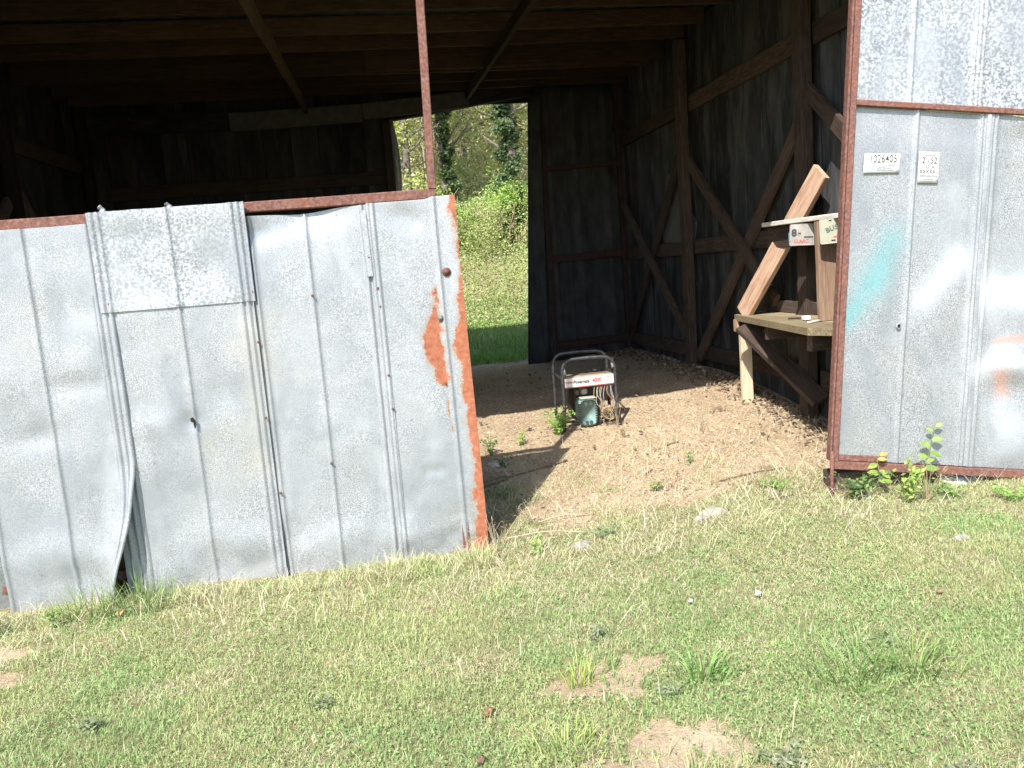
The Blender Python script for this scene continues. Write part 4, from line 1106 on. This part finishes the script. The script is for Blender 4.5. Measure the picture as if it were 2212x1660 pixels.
def weed(name, label, x, y, n, R, H, size, cols, stems=5, group='weeds on the ground', cat='weed', aspect=.55, stemmat=None):
    z0 = float(gz(x, y))
    e = empty(name, (x, y, z0), label, cat, group)
    pts, Vt, Ft = [], [], []
    for k in range(stems):
        a = rnd.uniform(0, 6.28); r = R * rnd.uniform(.3, 1); h = H * rnd.uniform(.5, 1)
        path = smooth_path([(x + .004 * math.cos(a), y + .004 * math.sin(a), z0 - .01), (x + r * .35 * math.cos(a), y + r * .35 * math.sin(a), z0 + h * .6), (x + r * math.cos(a), y + r * math.sin(a), z0 + h)], 4)
        tube('stem', path, .0022, stemmat or M_GSTEM, e, 5, taper=.5)
        for q in range(n // stems):
            p = path[rnd.randrange(2, len(path))]
            pts.append((p.x + rnd.gauss(0, size * .5), p.y + rnd.gauss(0, size * .5), p.z + rnd.uniform(-size * .3, size * .5)))
    P = np.array(pts)
    v, f, c = leaves(P, rng.uniform(size * .6, size * 1.2, len(P)), pick(cols, len(P)), up=.9, aspect=aspect)
    mesh_np('leaves', v, f, M_LEAF, e, cols=c)['kind'] = 'stuff'
    return e
WG = [(0.26, 0.442, 0.091), (0.338, 0.52, 0.117), (0.195, 0.351, 0.078)]
weed('weed', 'bushy bright green weed leaning on the left leg of the generator', 1.19, 5.45, 380, .13, .19, .024, WG, 16)
weed('weed', 'small green weed between the left door and the generator', .90, 5.36, 70, .06, .12, .020, WG, 6)
weed('weed', 'green weed half hidden behind the rusted door edge', .67, 5.25, 90, .08, .15, .024, [(0.156, 0.273, 0.078), (0.234, 0.364, 0.104)], 7)
weed('weed', 'dark low weed below the half hidden one by the rusted edge', .70, 5.02, 60, .08, .06, .026, [(0.117, 0.208, 0.065), (0.169, 0.26, 0.078)], 6)
weed('weed', 'low dusty weed rosette in the middle of the doorway', 1.50, 4.30, 60, .07, .06, .030, [(0.26, 0.325, 0.13), (0.338, 0.377, 0.169)], 7, aspect=.4)
weed('weed', 'upright weed seedling behind the doorway rosette', 1.83, 4.57, 26, .03, .09, .030, [(0.221, 0.39, 0.104)], 3, aspect=.4)
weed('weed', 'spreading green weed near the foot of the right door', 2.07, 3.93, 90, .12, .07, .028, [(0.247, 0.39, 0.117), (0.325, 0.455, 0.143)], 8, aspect=.5)
weed('weed', 'pale green weed sprig in the straw right of the left door corner', .67, 3.74, 18, .03, .09, .040, [(0.39, 0.546, 0.169)], 3, aspect=.35)
weed('weed', 'grey green weed on the straw left of the white rock', 1.07, 3.83, 60, .10, .05, .025, [(0.26, 0.338, 0.182)], 7)
weed('weed', 'leafy weed at the foot of the left door near its peeled sheet', -1.56, 3.66, 40, .05, .11, .030, [(0.208, 0.351, 0.104), (0.286, 0.429, 0.13)], 5)
weed('weed', 'green weed at the far left corner of the left door', -1.86, 3.66, 110, .07, .14, .026, WG, 7)
SV_ = [(0.312, 0.364, 0.286), (0.39, 0.429, 0.351), (0.26, 0.299, 0.234)]
SV = [(.30, .33, .20), (.36, .38, .25), (.24, .27, .16)]
for (x, y, n, R, lab) in ((1.00, 1.90, 150, .085, 'large silvery grey weed beside the near sandy patch'), (1.17, 1.75, 90, .07, 'dark silvery weed right of the large silvery one'), (1.40, 1.70, 110, .09, 'brownish silvery weed in the lower right corner'),
                          (1.64, 2.36, 60, .05, 'small silvery weed among green tufts at the right'), (.71, 2.80, 60, .045, 'small dark silvery weed in mid lawn above the sand patch'), (.83, 2.33, 70, .05, 'silvery weed at the right end of the sand patch'), (.86, 1.80, 70, .045, 'silvery weed at the lower edge of the near sandy patch'), (-.32, 2.62, 60, .05, 'small silvery weed in the left part of the lawn'), (-1.1, 2.72, 60, .06, 'small grey weed in the lawn at the far left')):
    weed('silvery_weed', lab, x, y, n, R, .05, .026, SV, 9, 'silvery weeds in the lawn', 'weed', .35)
weed('weed', 'spiky dry weed in front of the right leg of the generator', 1.60, 5.22, 30, .09, .11, .022, [(0.39, 0.416, 0.182), (0.546, 0.468, 0.26)], 10, stemmat=M_STEM, aspect=.3)
# thicket at the foot of the right door
for (x, y, n, R, H, s, lab, cols) in ((2.32, 3.60, 240, .16, .14, .030, 'dark leafy weed clump under the left corner of the right door', [(0.091, 0.143, 0.052), (0.143, 0.221, 0.078), (0.234, 0.338, 0.104)]),
                                  (2.52, 3.46, 110, .11, .19, .034, 'yellow green leafy weed growing up at the right door rail', [(0.39, 0.52, 0.117), (0.494, 0.598, 0.169), (0.26, 0.39, 0.091)]),
                                  (2.74, 3.42, 90, .12, .09, .028, 'green ground weed under the middle of the right door', [(0.221, 0.351, 0.104), (0.299, 0.429, 0.13), (0.39, 0.494, 0.182)]),
                                  (2.98, 3.28, 110, .17, .08, .026, 'low bright weed under the pale scrap sheet', [(0.247, 0.403, 0.104), (0.338, 0.494, 0.143)]),
                                  (3.25, 3.22, 90, .14, .09, .028, 'low bright weed at the right edge below the door', [(0.247, 0.403, 0.104), (0.338, 0.494, 0.143)])):
    weed('weed', lab, x, y, n, R, H, s, cols, 10)
def dead_weed(name, label, x, y, H, n=6, R=.06, mat=None):
    z0 = float(gz(x, y)); e = empty(name, (x, y, z0), label, 'dead weed', 'dead weeds')
    for k in range(n):
        a = rnd.uniform(0, 6.28); r = R * rnd.uniform(.2, 1); h = H * rnd.uniform(.55, 1)
        p = [(x + rnd.uniform(-.01, .01), y + rnd.uniform(-.01, .01), z0 - .01), (x + r * .4 * math.cos(a), y + r * .4 * math.sin(a), z0 + h * .5), (x + r * math.cos(a), y + r * math.sin(a), z0 + h)]
        tube('stem', smooth_path(p, 4), .0022, mat or M_STEM, e, 5, taper=.5)
        for q in range(2):
            t = rnd.uniform(.4, .9); b = Vector(p[1]).lerp(Vector(p[2]), t)
            tube('twig', [b, b + Vector((rnd.uniform(-.04, .04), rnd.uniform(-.03, .03), rnd.uniform(.02, .05)))], .0014, mat or M_STEM, e, 4, taper=.5)
dead_weed('dead_weed', 'dry branching stems in front of the rail of the right door', 2.62, 3.44, .22, 9, .10)
dead_weed('dead_weed', 'thin dry stems standing in the dirt right of the generator', 2.12, 5.06, .30, 4, .08)
dead_weed('dead_weed', 'thin dry stalk standing against the dark wall behind the dirt', 2.36, 5.42, .30, 3, .05)
dead_weed('dead_weed', 'dry stems tangled in the wires of the generator', 1.63, 5.44, .26, 5, .06)
dead_weed('dead_weed', 'bleached stalks at the lower corner of the rusted door edge', .47, 3.80, .22, 8, .20)
# climbing vine in front of the right door, each big leaf its own piece
vine = empty('vine', (2.72, 3.56, .12), 'young vine with bright green leaves climbing in front of the right door', 'vine')
vp = smooth_path([D(.46, -.05, .05), D(.475, .05, .04), D(.50, .12, .035), D(.51, .20, .03), D(.525, .27, .03)], 5)
tube('stem', vp, .003, M_GSTEM, vine, 5, taper=.5)
def big_leaf(p, d, nrm, L, w, col, parent):
    d = Vector(d).normalized(); nrm = Vector(nrm); nrm = (nrm - d * nrm.dot(d)).normalized(); s = d.cross(nrm)
    V, F = [], []
    for i, (t, k) in enumerate(((0, .08), (.2, .72), (.45, 1.0), (.7, .72), (.9, .28), (1, .02))):
        c = Vector(p) + d * (L * t) - nrm * (L * .22 * t * t)
        for q in (-1, 0, 1): V.append(c + s * (q * k * w / 2) + nrm * (abs(q) * k * w * .12))
    for i in range(5):
        for j in range(2): F.append((i * 3 + j, i * 3 + j + 1, i * 3 + j + 4, i * 3 + j + 3))
    return mesh_np('leaf', np.array([tuple(v) for v in V]), np.array(F), M_LEAF, parent, cols=np.tile(np.array(col), (len(V), 1)), smooth=True)
for (k, s, up, L, col) in ((3, -1, .35, .075, (.20, .33, .07)), (4, 1, .2, .08, (.22, .36, .08)), (8, -1, .3, .06, (.30, .45, .10)), (10, 1, -.2, .065, (.24, .38, .08)), (12, -1, .4, .065, (.33, .48, .12)), (14, 1, .3, .06, (.36, .5, .13)), (17, -1, .5, .045, (.40, .52, .16)), (19, 1, .6, .045, (.40, .52, .16)), (6, 1, .6, .05, (.26, .4, .09))):
    p = vp[min(k, len(vp) - 1)]
    big_leaf(p, Vector(DX) * s + Vector(DZ) * up + Vector(DN) * .3, Vector(DN) + Vector((0, 0, .8)), L, L * .5, col, vine)
vine2 = empty('vine', (2.50, 3.58, .12), 'short yellow leaved sprout curling over the corner of the right door rail', 'vine')
vp = smooth_path([D(.20, -.12, .06), D(.23, -.02, .06), D(.22, .06, .05), D(.235, .10, .04)], 5)
tube('stem', vp, .0028, M_GSTEM, vine2, 5, taper=.5)
for (k, s, up, L, col) in ((4, 1, .1, .075, (.30, .42, .09)), (6, -1, .2, .07, (.36, .46, .12)), (7, 1, -.5, .075, (.42, .48, .14)), (9, -1, -.3, .06, (.34, .44, .1)), (11, 1, .2, .05, (.45, .46, .13)), (14, 1, .5, .045, (.50, .44, .12))):
    big_leaf(vp[min(k, len(vp) - 1)], Vector(DX) * s + Vector(DZ) * up + Vector(DN) * .3, Vector(DN) + Vector((0, 0, .8)), L, L * .52, col, vine2)

# ---- stones, litter, sticks
def stone(name, label, x, y, rx, ry, rz, mat, seed, cat='stone', group='stones on the ground', sink=.35):
    r_ = random.Random(seed); V, F = [], []
    n, m_ = 12, 7
    ph = [r_.uniform(0, 6.28) for _ in range(6)]
    z0 = float(gzb(x, y))
    for i in range(m_ + 1):
        th = math.pi * i / m_
        for j in range(n):
            a = 2 * math.pi * j / n
            k = 1 + .16 * math.sin(2 * a + ph[0]) + .12 * math.sin(3 * a + ph[1] + th) + .10 * math.sin(5 * a + ph[2] + 2 * th) + r_.uniform(-.06, .06)
            V.append((x + rx * k * math.sin(th) * math.cos(a), y + ry * k * math.sin(th) * math.sin(a), z0 + rz * (1 - 2 * sink) + rz * math.cos(th) * (1 + .15 * math.sin(a * 2 + ph[3]))))
    for i in range(m_):
        for j in range(n): F.append((i * n + j, (i + 1) * n + j, (i + 1) * n + (j + 1) % n, i * n + (j + 1) % n))
    o = py_mesh(name, V, F, mat)
    return tag(o, label, cat, group)
stone('stone', 'large pale rock half buried in the straw of the doorway', 1.63, 3.78, .066, .045, .042, M_STONE, 3, sink=.5)
stone('stone', 'smaller pale rock touching the left end of the large one', 1.535, 3.73, .035, .03, .022, M_STONE, 4)
stone('stone', 'flat white stone shard beside the rusted door edge', .685, 5.07, .065, .035, .028, plain('white_stone', (.5, .47, .41), .8, 0, .1, 20, .3), 5)
stone('stone', 'rough grey stone in the straw near the left door corner', .90, 3.73, .055, .03, .026, M_GREYSTONE, 6)
stone('stone', 'dusty stone in the grass below the right door', 2.45, 3.00, .038, .026, .020, M_GREYSTONE, 7, sink=.55)
stone('stone', 'small tan stone in the grass left of the dusty one', 2.38, 3.03, .022, .018, .013, M_GREYSTONE, 8, sink=.55)
stone('stone', 'pale pebble on the dirt right of the generator weed', 1.78, 4.72, .022, .018, .012, M_STONE, 9)
stone('stone', 'pale pebble on the dirt near the dead stalk', 2.30, 4.95, .018, .016, .011, M_STONE, 10)
def scrap(name, label, x, y, s, col, cat, lift=.02):
    z0 = float(gzb(x, y)) + lift; n = 5; V, F = [], []
    for j in range(n):
        for i in range(n):
            u, v = i / (n - 1) - .5, j / (n - 1) - .5
            V.append((x + s * u * (1 - 1.1 * abs(v)) + s * .12 * math.sin(v * 7), y + s * .8 * v * (1 - .9 * abs(u)) + s * .1 * math.sin(u * 5), z0 - .012 + s * .20 * math.sin(u * 5 + v * 3) + s * .35 * v * v))
    for j in range(n - 1):
        for i in range(n - 1): F.append((j * n + i, j * n + i + 1, j * n + n + i + 1, j * n + n + i))
    o = mesh_np(name, np.array(V), np.array(F), M_LITTER, cols=np.tile(np.array(col), (len(V), 1)), smooth=True)
    o.modifiers.new('thickness', 'SOLIDIFY').thickness = .0005
    return tag(o, label, cat)
scrap('paper_scrap', 'small white paper scrap lying in the mid lawn', 1.143, 2.92, .026, (.70, .77, .72), 'paper scrap', .03)
scrap('paper_scrap', 'crumpled pale paper scrap right of the small white one', 1.414, 2.87, .042, (.66, .63, .54), 'paper scrap', .03)
scrap('fallen_leaf', 'orange brown fallen leaf lying in the lawn below the left door corner', .228, 2.41, .045, (.27, .14, .075), 'leaf', .03)
scrap('fallen_leaf', 'dark brown fallen leaf nearest the lower edge of the lawn', .170, 2.17, .035, (.18, .11, .07), 'leaf', .03)
scrap('fallen_leaf', 'brown curled leaf lying in the grass at the far right', 2.05, 2.62, .045, (.26, .20, .11), 'leaf', .03)
scrap('fallen_leaf', 'tan fallen leaf at the foot of the peeled door sheet', -1.28, 3.66, .05, (.50, .33, .16), 'leaf', .04)
st = tube('stick', smooth_path([(.60, 4.80, float(gz(.6, 4.8)) + .012), (.85, 4.87, float(gz(.85, 4.87)) + .016), (1.13, 4.96, float(gz(1.13, 4.96)) + .014)], 5), .007, M_STICK, None, 6); tag(st, 'long dark stick lying on the dirt behind the left door', 'stick')
st = tube('stick', smooth_path([(.50, 4.74, float(gz(.5, 4.74)) + .016), (.60, 4.78, float(gz(.6, 4.78)) + .022), (.70, 4.82, float(gz(.7, 4.82)) + .018)], 5), .016, M_STICK, None, 6); tag(st, 'short thick broken branch beside the rusted door edge', 'stick')
for i, (x, y, L, a, lab) in enumerate(((1.86, 4.95, .10, .2, 'small dark stick on the dirt in front of the bench'), (2.45, 4.75, .09, 1.0, 'curved dark twig on the dirt near the bench foot'), (1.55, 4.55, .08, .7, 'short twig on the dirt right of the generator stick'), (2.05, 4.2, .40, .05, 'thin twig lying toward the right door corner'), (1.95, 3.78, .55, .02, 'long thin twig lying level from the rock to the right door'))):
    p = [(x - L / 2 * math.cos(a), y - L / 2 * math.sin(a)), (x, y + .01), (x + L / 2 * math.cos(a), y + L / 2 * math.sin(a))]
    tag(tube('twig', smooth_path([(q[0], q[1], float(gzb(*q)) + .010) for q in p], 4), .004, M_STICK, None, 5), lab, 'stick')
for i, (x, y, a, L, lab) in enumerate(((.55, 3.95, -.15, .42, 'long bleached stalk lying out from the rusted door corner'), (.75, 4.1, .05, .30, 'bleached stalk lying flat behind the rusted door corner'), (.60, 4.02, .9, .26, 'bent bleached stalk leaning behind the rusted door corner'))):
    p = [(x, y, float(gz(x, y)) + .03), (x + L * .5 * math.cos(a), y + L * .5 * math.sin(a), float(gz(x, y)) + .05), (x + L * math.cos(a), y + L * math.sin(a), float(gz(x + L, y)) + .012)]
    tag(tube('dry_stalk', smooth_path(p, 4), .0032, plain('bleached_stalk', (.46, .39, .27), .8), None, 5), lab, 'stalk')
# rusty rod by the right door and the pale scrap sheet under it
rod = tube('steel_rod', [(2.235, 3.66, .02), (2.238, 3.665, .20), (2.245, 3.67, .34)], .010, M_RUST, None, 8); tag(rod, 'short rusty steel rod standing at the corner of the right door', 'steel rod')
U = np.linspace(0, 1, 30); T = np.linspace(0, 1, 6); UU, TT = np.meshgrid(U, T)
pa, pb = D(.60, -.02, -.05), D(1.4, -.025, -.05)
XX = pa.x + (pb.x - pa.x) * UU; YY = pa.y + (pb.y - pa.y) * UU - .10 * TT + .012 * np.sin(UU * 40); ZZ = pa.z + (pb.z - pa.z) * UU - .06 * TT - .014 * TT * np.sin(UU * 9) + .004 * np.sin(UU * 60)
I = np.arange(UU.size).reshape(UU.shape)
o = mesh_np('scrap_sheet', np.stack([XX, YY, ZZ], -1).reshape(-1, 3), np.stack([I[:-1, :-1], I[:-1, 1:], I[1:, 1:], I[1:, :-1]], -1).reshape(-1, 4), plain('weathered_white_sheet', (.62, .62, .60), .7, 0, .15, 20), smooth=True)
o.modifiers.new('thickness', 'SOLIDIFY').thickness = .003
tag(o, 'bent pale scrap sheet lying under the rail of the right door', 'scrap sheet')
kb = beam('timber_block', (2.30, 3.80, float(gz(2.3, 3.8)) + .04), (3.2, 3.72, float(gz(3.2, 3.7)) + .04), .12, .12, M_FRAMING); tag(kb, 'dark sill timber lying behind the foot of the right door', 'timber')

# ------------------------------------------------------------------ behind the barn
def field(n, x0, x1, y0, y1, L0, L1, w0, w1, cols, dens=None, bend=(.2, 1.0)):
    x = rng.uniform(x0, x1, n); y = rng.uniform(y0, y1, n)
    if dens is not None:
        k = rng.random(n) < dens(x, y); x, y = x[k], y[k]; n = len(x)
    c = pick(cols, n, .22)
    return blades(np.stack([x, y, gz(x, y) - .01], -1), rng.uniform(0, 6.28, n), rng.uniform(L0, L1, n) * (.6 + .8 * fbm(x, y, 1.2, 5)), rng.uniform(w0, w1, n), rng.uniform(bend[0], bend[1], n), c)
V, F, C = merge([field(26000, -1.5, 4.5, 9.35, 12.6, .06, .15, .005, .010, [(0.135, 0.297, 0.054), (0.189, 0.378, 0.0743), (0.257, 0.446, 0.101)])])
tag(mesh_np('back_grass', V, F, M_BLADE, cols=C), 'bright mown grass on the bank behind the barn', 'grass', kind='stuff')
V, F, C = merge([field(9000, -3, 7, 12.2, 17, .18, .55, .006, .012, [(.36, .52, .14), (.42, .56, .17), (.50, .55, .24), (.58, .52, .30)], lambda x, y: .35 + .65 * fbm(x, y, .9, 9), (.2, 1.0))])
tag(mesh_np('tall_grass', V, F, M_BLADE, cols=C), 'tall yellow green grass and briars on the bank behind the barn', 'tall grass', kind='stuff')
n = 60000
x = rng.uniform(-2.5, 6.5, n); y = rng.uniform(11.6, 16.0, n); h = (.15 + .95 * fbm(x, y, 1.3, 61)) * ss(y, 11.5, 12.8)
P = np.stack([x, y, gz(x, y) + h * rng.random(n) ** .6], -1)
v_, f_, c_ = leaves(P, rng.uniform(.025, .055, n), pick([(.42, .53, .20), (.47, .56, .23), (.54, .57, .31), (.37, .49, .17)], n, .2) * (.8 + .4 * fbm(x, y, 2.0, 71))[:, None], up=.6)
tag(mesh_np('bank_growth', v_, f_, M_LEAF, cols=c_), 'soft pale green undergrowth covering the bank behind the barn', 'undergrowth', kind='stuff')
def crown(name, parent, clumps, per, size, cols, mat=None, aspect=.6):
    parts = []
    for (cx, cy, cz, r) in clumps:
        n = int(per * (r / .5) ** 1.6)
        d = rng.normal(size=(n, 3)); d /= np.linalg.norm(d, axis=1)[:, None]
        P = np.array([cx, cy, cz]) + d * (r * rng.random((n, 1)) ** .45) * np.array([1, 1, .85])
        tint = rnd.uniform(.75, 1.2)
        parts.append(leaves(P, rng.uniform(size * .6, size * 1.25, n), pick(cols, n, .22) * tint, up=.45, aspect=aspect))
    v, f, c = merge(parts)
    return mesh_np(name, v, f, mat or M_LEAF, parent, cols=np.clip(c, 0, .8))
def limb(name, parent, a, b, r, mat=None, wob=.15):
    a, b = Vector(a), Vector(b); L = (b - a).length
    pts = [a] + [a.lerp(b, t) + Vector((rnd.uniform(-1, 1), rnd.uniform(-1, 1), rnd.uniform(-.5, .5))) * wob * L * .25 for t in (.3, .6, .82)] + [b]
    return tube(name, smooth_path(pts, 4), r, mat or M_BARK, parent, 7, taper=.35)
def tree(name, label, x, y, H, r, crown_z, R, nclump, per, size, cols, group='trees behind the barn', ivy=False, cat='tree'):
    z0 = float(gz(x, y)); e = empty(name, (x, y, z0), label, cat, group)
    limb('trunk', e, (x, y, z0 - .1), (x + rnd.uniform(-.3, .3), y, z0 + H), r, wob=.06)
    for k in range(7):
        zb = z0 + H * rnd.uniform(.3, .8); a = rnd.uniform(0, 6.28)
        limb('limb', e, (x, y, zb), (x + R * .9 * math.cos(a), y + R * .7 * math.sin(a), zb + rnd.uniform(.1, .9)), r * .30)
    cl = []
    for k in range(nclump):
        a = rnd.uniform(0, 6.28); q = R * rnd.random() ** .5
        cl.append((x + q * math.cos(a), y + q * .8 * math.sin(a), z0 + crown_z + rnd.uniform(-.5, .5) * (H - crown_z + R), rnd.uniform(.28, .6)))
    crown('crown', e, cl, per, size, cols)
    if ivy:
        iv = [(x + rnd.uniform(-.1, .1), y - .06 + rnd.uniform(-.12, .1), z0 + t * H * .95, rnd.uniform(.11, .19) * (1.25 if r > .1 else .8)) for t in np.linspace(.0, 1, 30)]
        crown('ivy', e, iv, 2600, .06, [(.11, .17, .075), (.15, .21, .095), (.09, .14, .06), (.24, .31, .15)], aspect=.85)
    return e
LG = [(.52, .59, .33), (.58, .63, .38), (.45, .53, .27), (.63, .65, .44)]
YG = [(.52, .55, .17), (.44, .51, .15), (.34, .43, .12), (.58, .58, .22)]
# positions: the opening looks out along x/y about .1 to .21
tree('leafy_tree', 'tree with yellow green leaves left of the steel post seen through the opening', .75, 14.6, 4.2, .09, 2.4, .75, 22, 360, .075, YG)
tree('ivy_tree', 'dark ivy covered trunk under a pale green crown beyond the opening', 2.50, 14.1, 4.2, .11, 3.9, 1.3, 34, 300, .085, LG, ivy=True)
tree('ivy_tree', 'slim dark ivy trunk just right of the steel post beyond the opening', 1.56, 15.1, 3.4, .07, 4.2, .6, 9, 260, .075, LG, ivy=True)
tree('leafy_tree', 'spreading pale green tree right of the ivy trunk behind the barn', 4.2, 17.2, 5.2, .12, 3.9, 1.7, 34, 320, .09, LG)
tree('leafy_tree', 'loose light green tree in the middle distance behind the barn', 2.3, 18.2, 5.2, .10, 4.2, 1.5, 30, 300, .09, LG)
tree('leafy_tree', 'yellow green tree far left behind the barn wall', -1.6, 16.5, 5.0, .12, 3.2, 1.6, 26, 260, .09, YG)
tree('leafy_tree', 'pale green tree outside the right plank wall', 6.2, 8.6, 5.0, .12, 2.8, 1.7, 34, 260, .10, LG)
def bush(name, label, x, y, R, H, n, per, size, cols, group='bushes behind the barn'):
    z0 = float(gz(x, y)); e = empty(name, (x, y, z0), label, 'bush', group)
    for k in range(8):
        a = rnd.uniform(0, 6.28); limb('stem', e, (x + rnd.uniform(-.1, .1), y, z0 - .05), (x + R * math.cos(a), y + R * .6 * math.sin(a), z0 + H * rnd.uniform(.6, 1)), .012, M_STEM)
    cl = [(x + rnd.uniform(-R, R), y + rnd.uniform(-R, R) * .6, z0 + H * rnd.uniform(.08, 1), rnd.uniform(.18, .42)) for _ in range(n)]
    crown('foliage', e, cl, per, size, cols)
    return e
bush('sapling_thicket', 'pale leafy sapling thicket behind the ivy trunk', 2.5, 16.6, 1.0, 3.3, 46, 300, .075, LG)
bush('sapling_thicket', 'pale leafy sapling thicket filling the right of the opening', 3.7, 16.4, 1.0, 3.2, 46, 300, .075, LG)
bush('sapling_thicket', 'pale leafy sapling thicket behind the yellow green tree', 1.2, 16.4, 1.0, 3.2, 42, 300, .075, LG)
bush('bramble_bush', 'bright green bramble bush at the left of the bank', 1.75, 13.8, .7, .95, 18, 420, .045, [(0.308, 0.504, 0.098), (0.392, 0.588, 0.126), (0.476, 0.56, 0.196)])
bush('bramble_bush', 'bright green bramble bush on the right of the ivy trunk', 3.1, 14.2, .75, 1.0, 18, 420, .045, [(0.35, 0.56, 0.098), (0.434, 0.63, 0.126), (0.532, 0.616, 0.21)])
bush('bramble_bush', 'pale straw coloured briar in the middle of the bank', 2.35, 13.6, .55, .85, 14, 300, .04, [(0.63, 0.56, 0.308), (0.7, 0.644, 0.392), (0.476, 0.532, 0.196)])
bush('bramble_bush', 'yellow green bush below the yellow tree left of the post', .9, 13.7, .7, 1.3, 18, 380, .055, YG)
# the wood beyond: pale tan undergrowth and thin stems, one mass
parts = []
n = 90000
x = rng.uniform(-9, 14, n); y = rng.uniform(19.5, 25, n); z = gz(x, y) + rng.uniform(0, 5.5, n)
parts.append(leaves(np.stack([x, y, z], -1), rng.uniform(.10, .22, n), pick([(.72, .66, .50), (.66, .60, .43), (.55, .58, .32), (.76, .71, .56), (.48, .52, .26)], n, .2), up=.6))
V, F, C = merge(parts)
tag(mesh_np('far_wood', V, F, M_LEAF, cols=C), 'pale tan and green wood filling the background behind the barn', 'woods', kind='stuff')
tpts = []
for k in range(6):
    xx = -1.4 + k * 1.35 + rnd.uniform(-.2, .2); yy = rnd.uniform(18.6, 20.4); z0 = float(gz(xx, yy))
    e = empty('bare_tree', (xx, yy, z0), ['thin bare tree stem behind the solid left part of the back wall', 'thin bare tree stem behind the yellow green tree in the opening', 'thin bare tree stem at the centre of the back opening', 'thin bare tree stem behind the ivy trunk in the opening', 'thin bare tree stem behind the dark back door leaf', 'thin bare tree stem farthest right in the pale wood'][k], 'tree', 'thin stems of the wood')
    limb('trunk', e, (xx, yy, z0 - .1), (xx + rnd.uniform(-.6, .6), yy, z0 + 6), rnd.uniform(.02, .035), plain('pale_bark', (.40, .34, .25), .9) if k == 0 else bpy.data.materials['pale_bark'], .08)
    for q in range(4):
        zb = z0 + rnd.uniform(1, 4.5); limb('limb', e, (xx, yy, zb), (xx + rnd.uniform(-1, 1), yy + rnd.uniform(-.4, .4), zb + rnd.uniform(.3, 1.2)), .016, bpy.data.materials['pale_bark'])
# one long bare branch crossing the left part of the opening
br = limb('bare_branch', None, (.35, 13.9, 2.35), (1.5, 14.2, 2.15), .025, bpy.data.materials['pale_bark'], .3)
tag(br, 'pale bare branch arching across the left of the opening', 'branch')
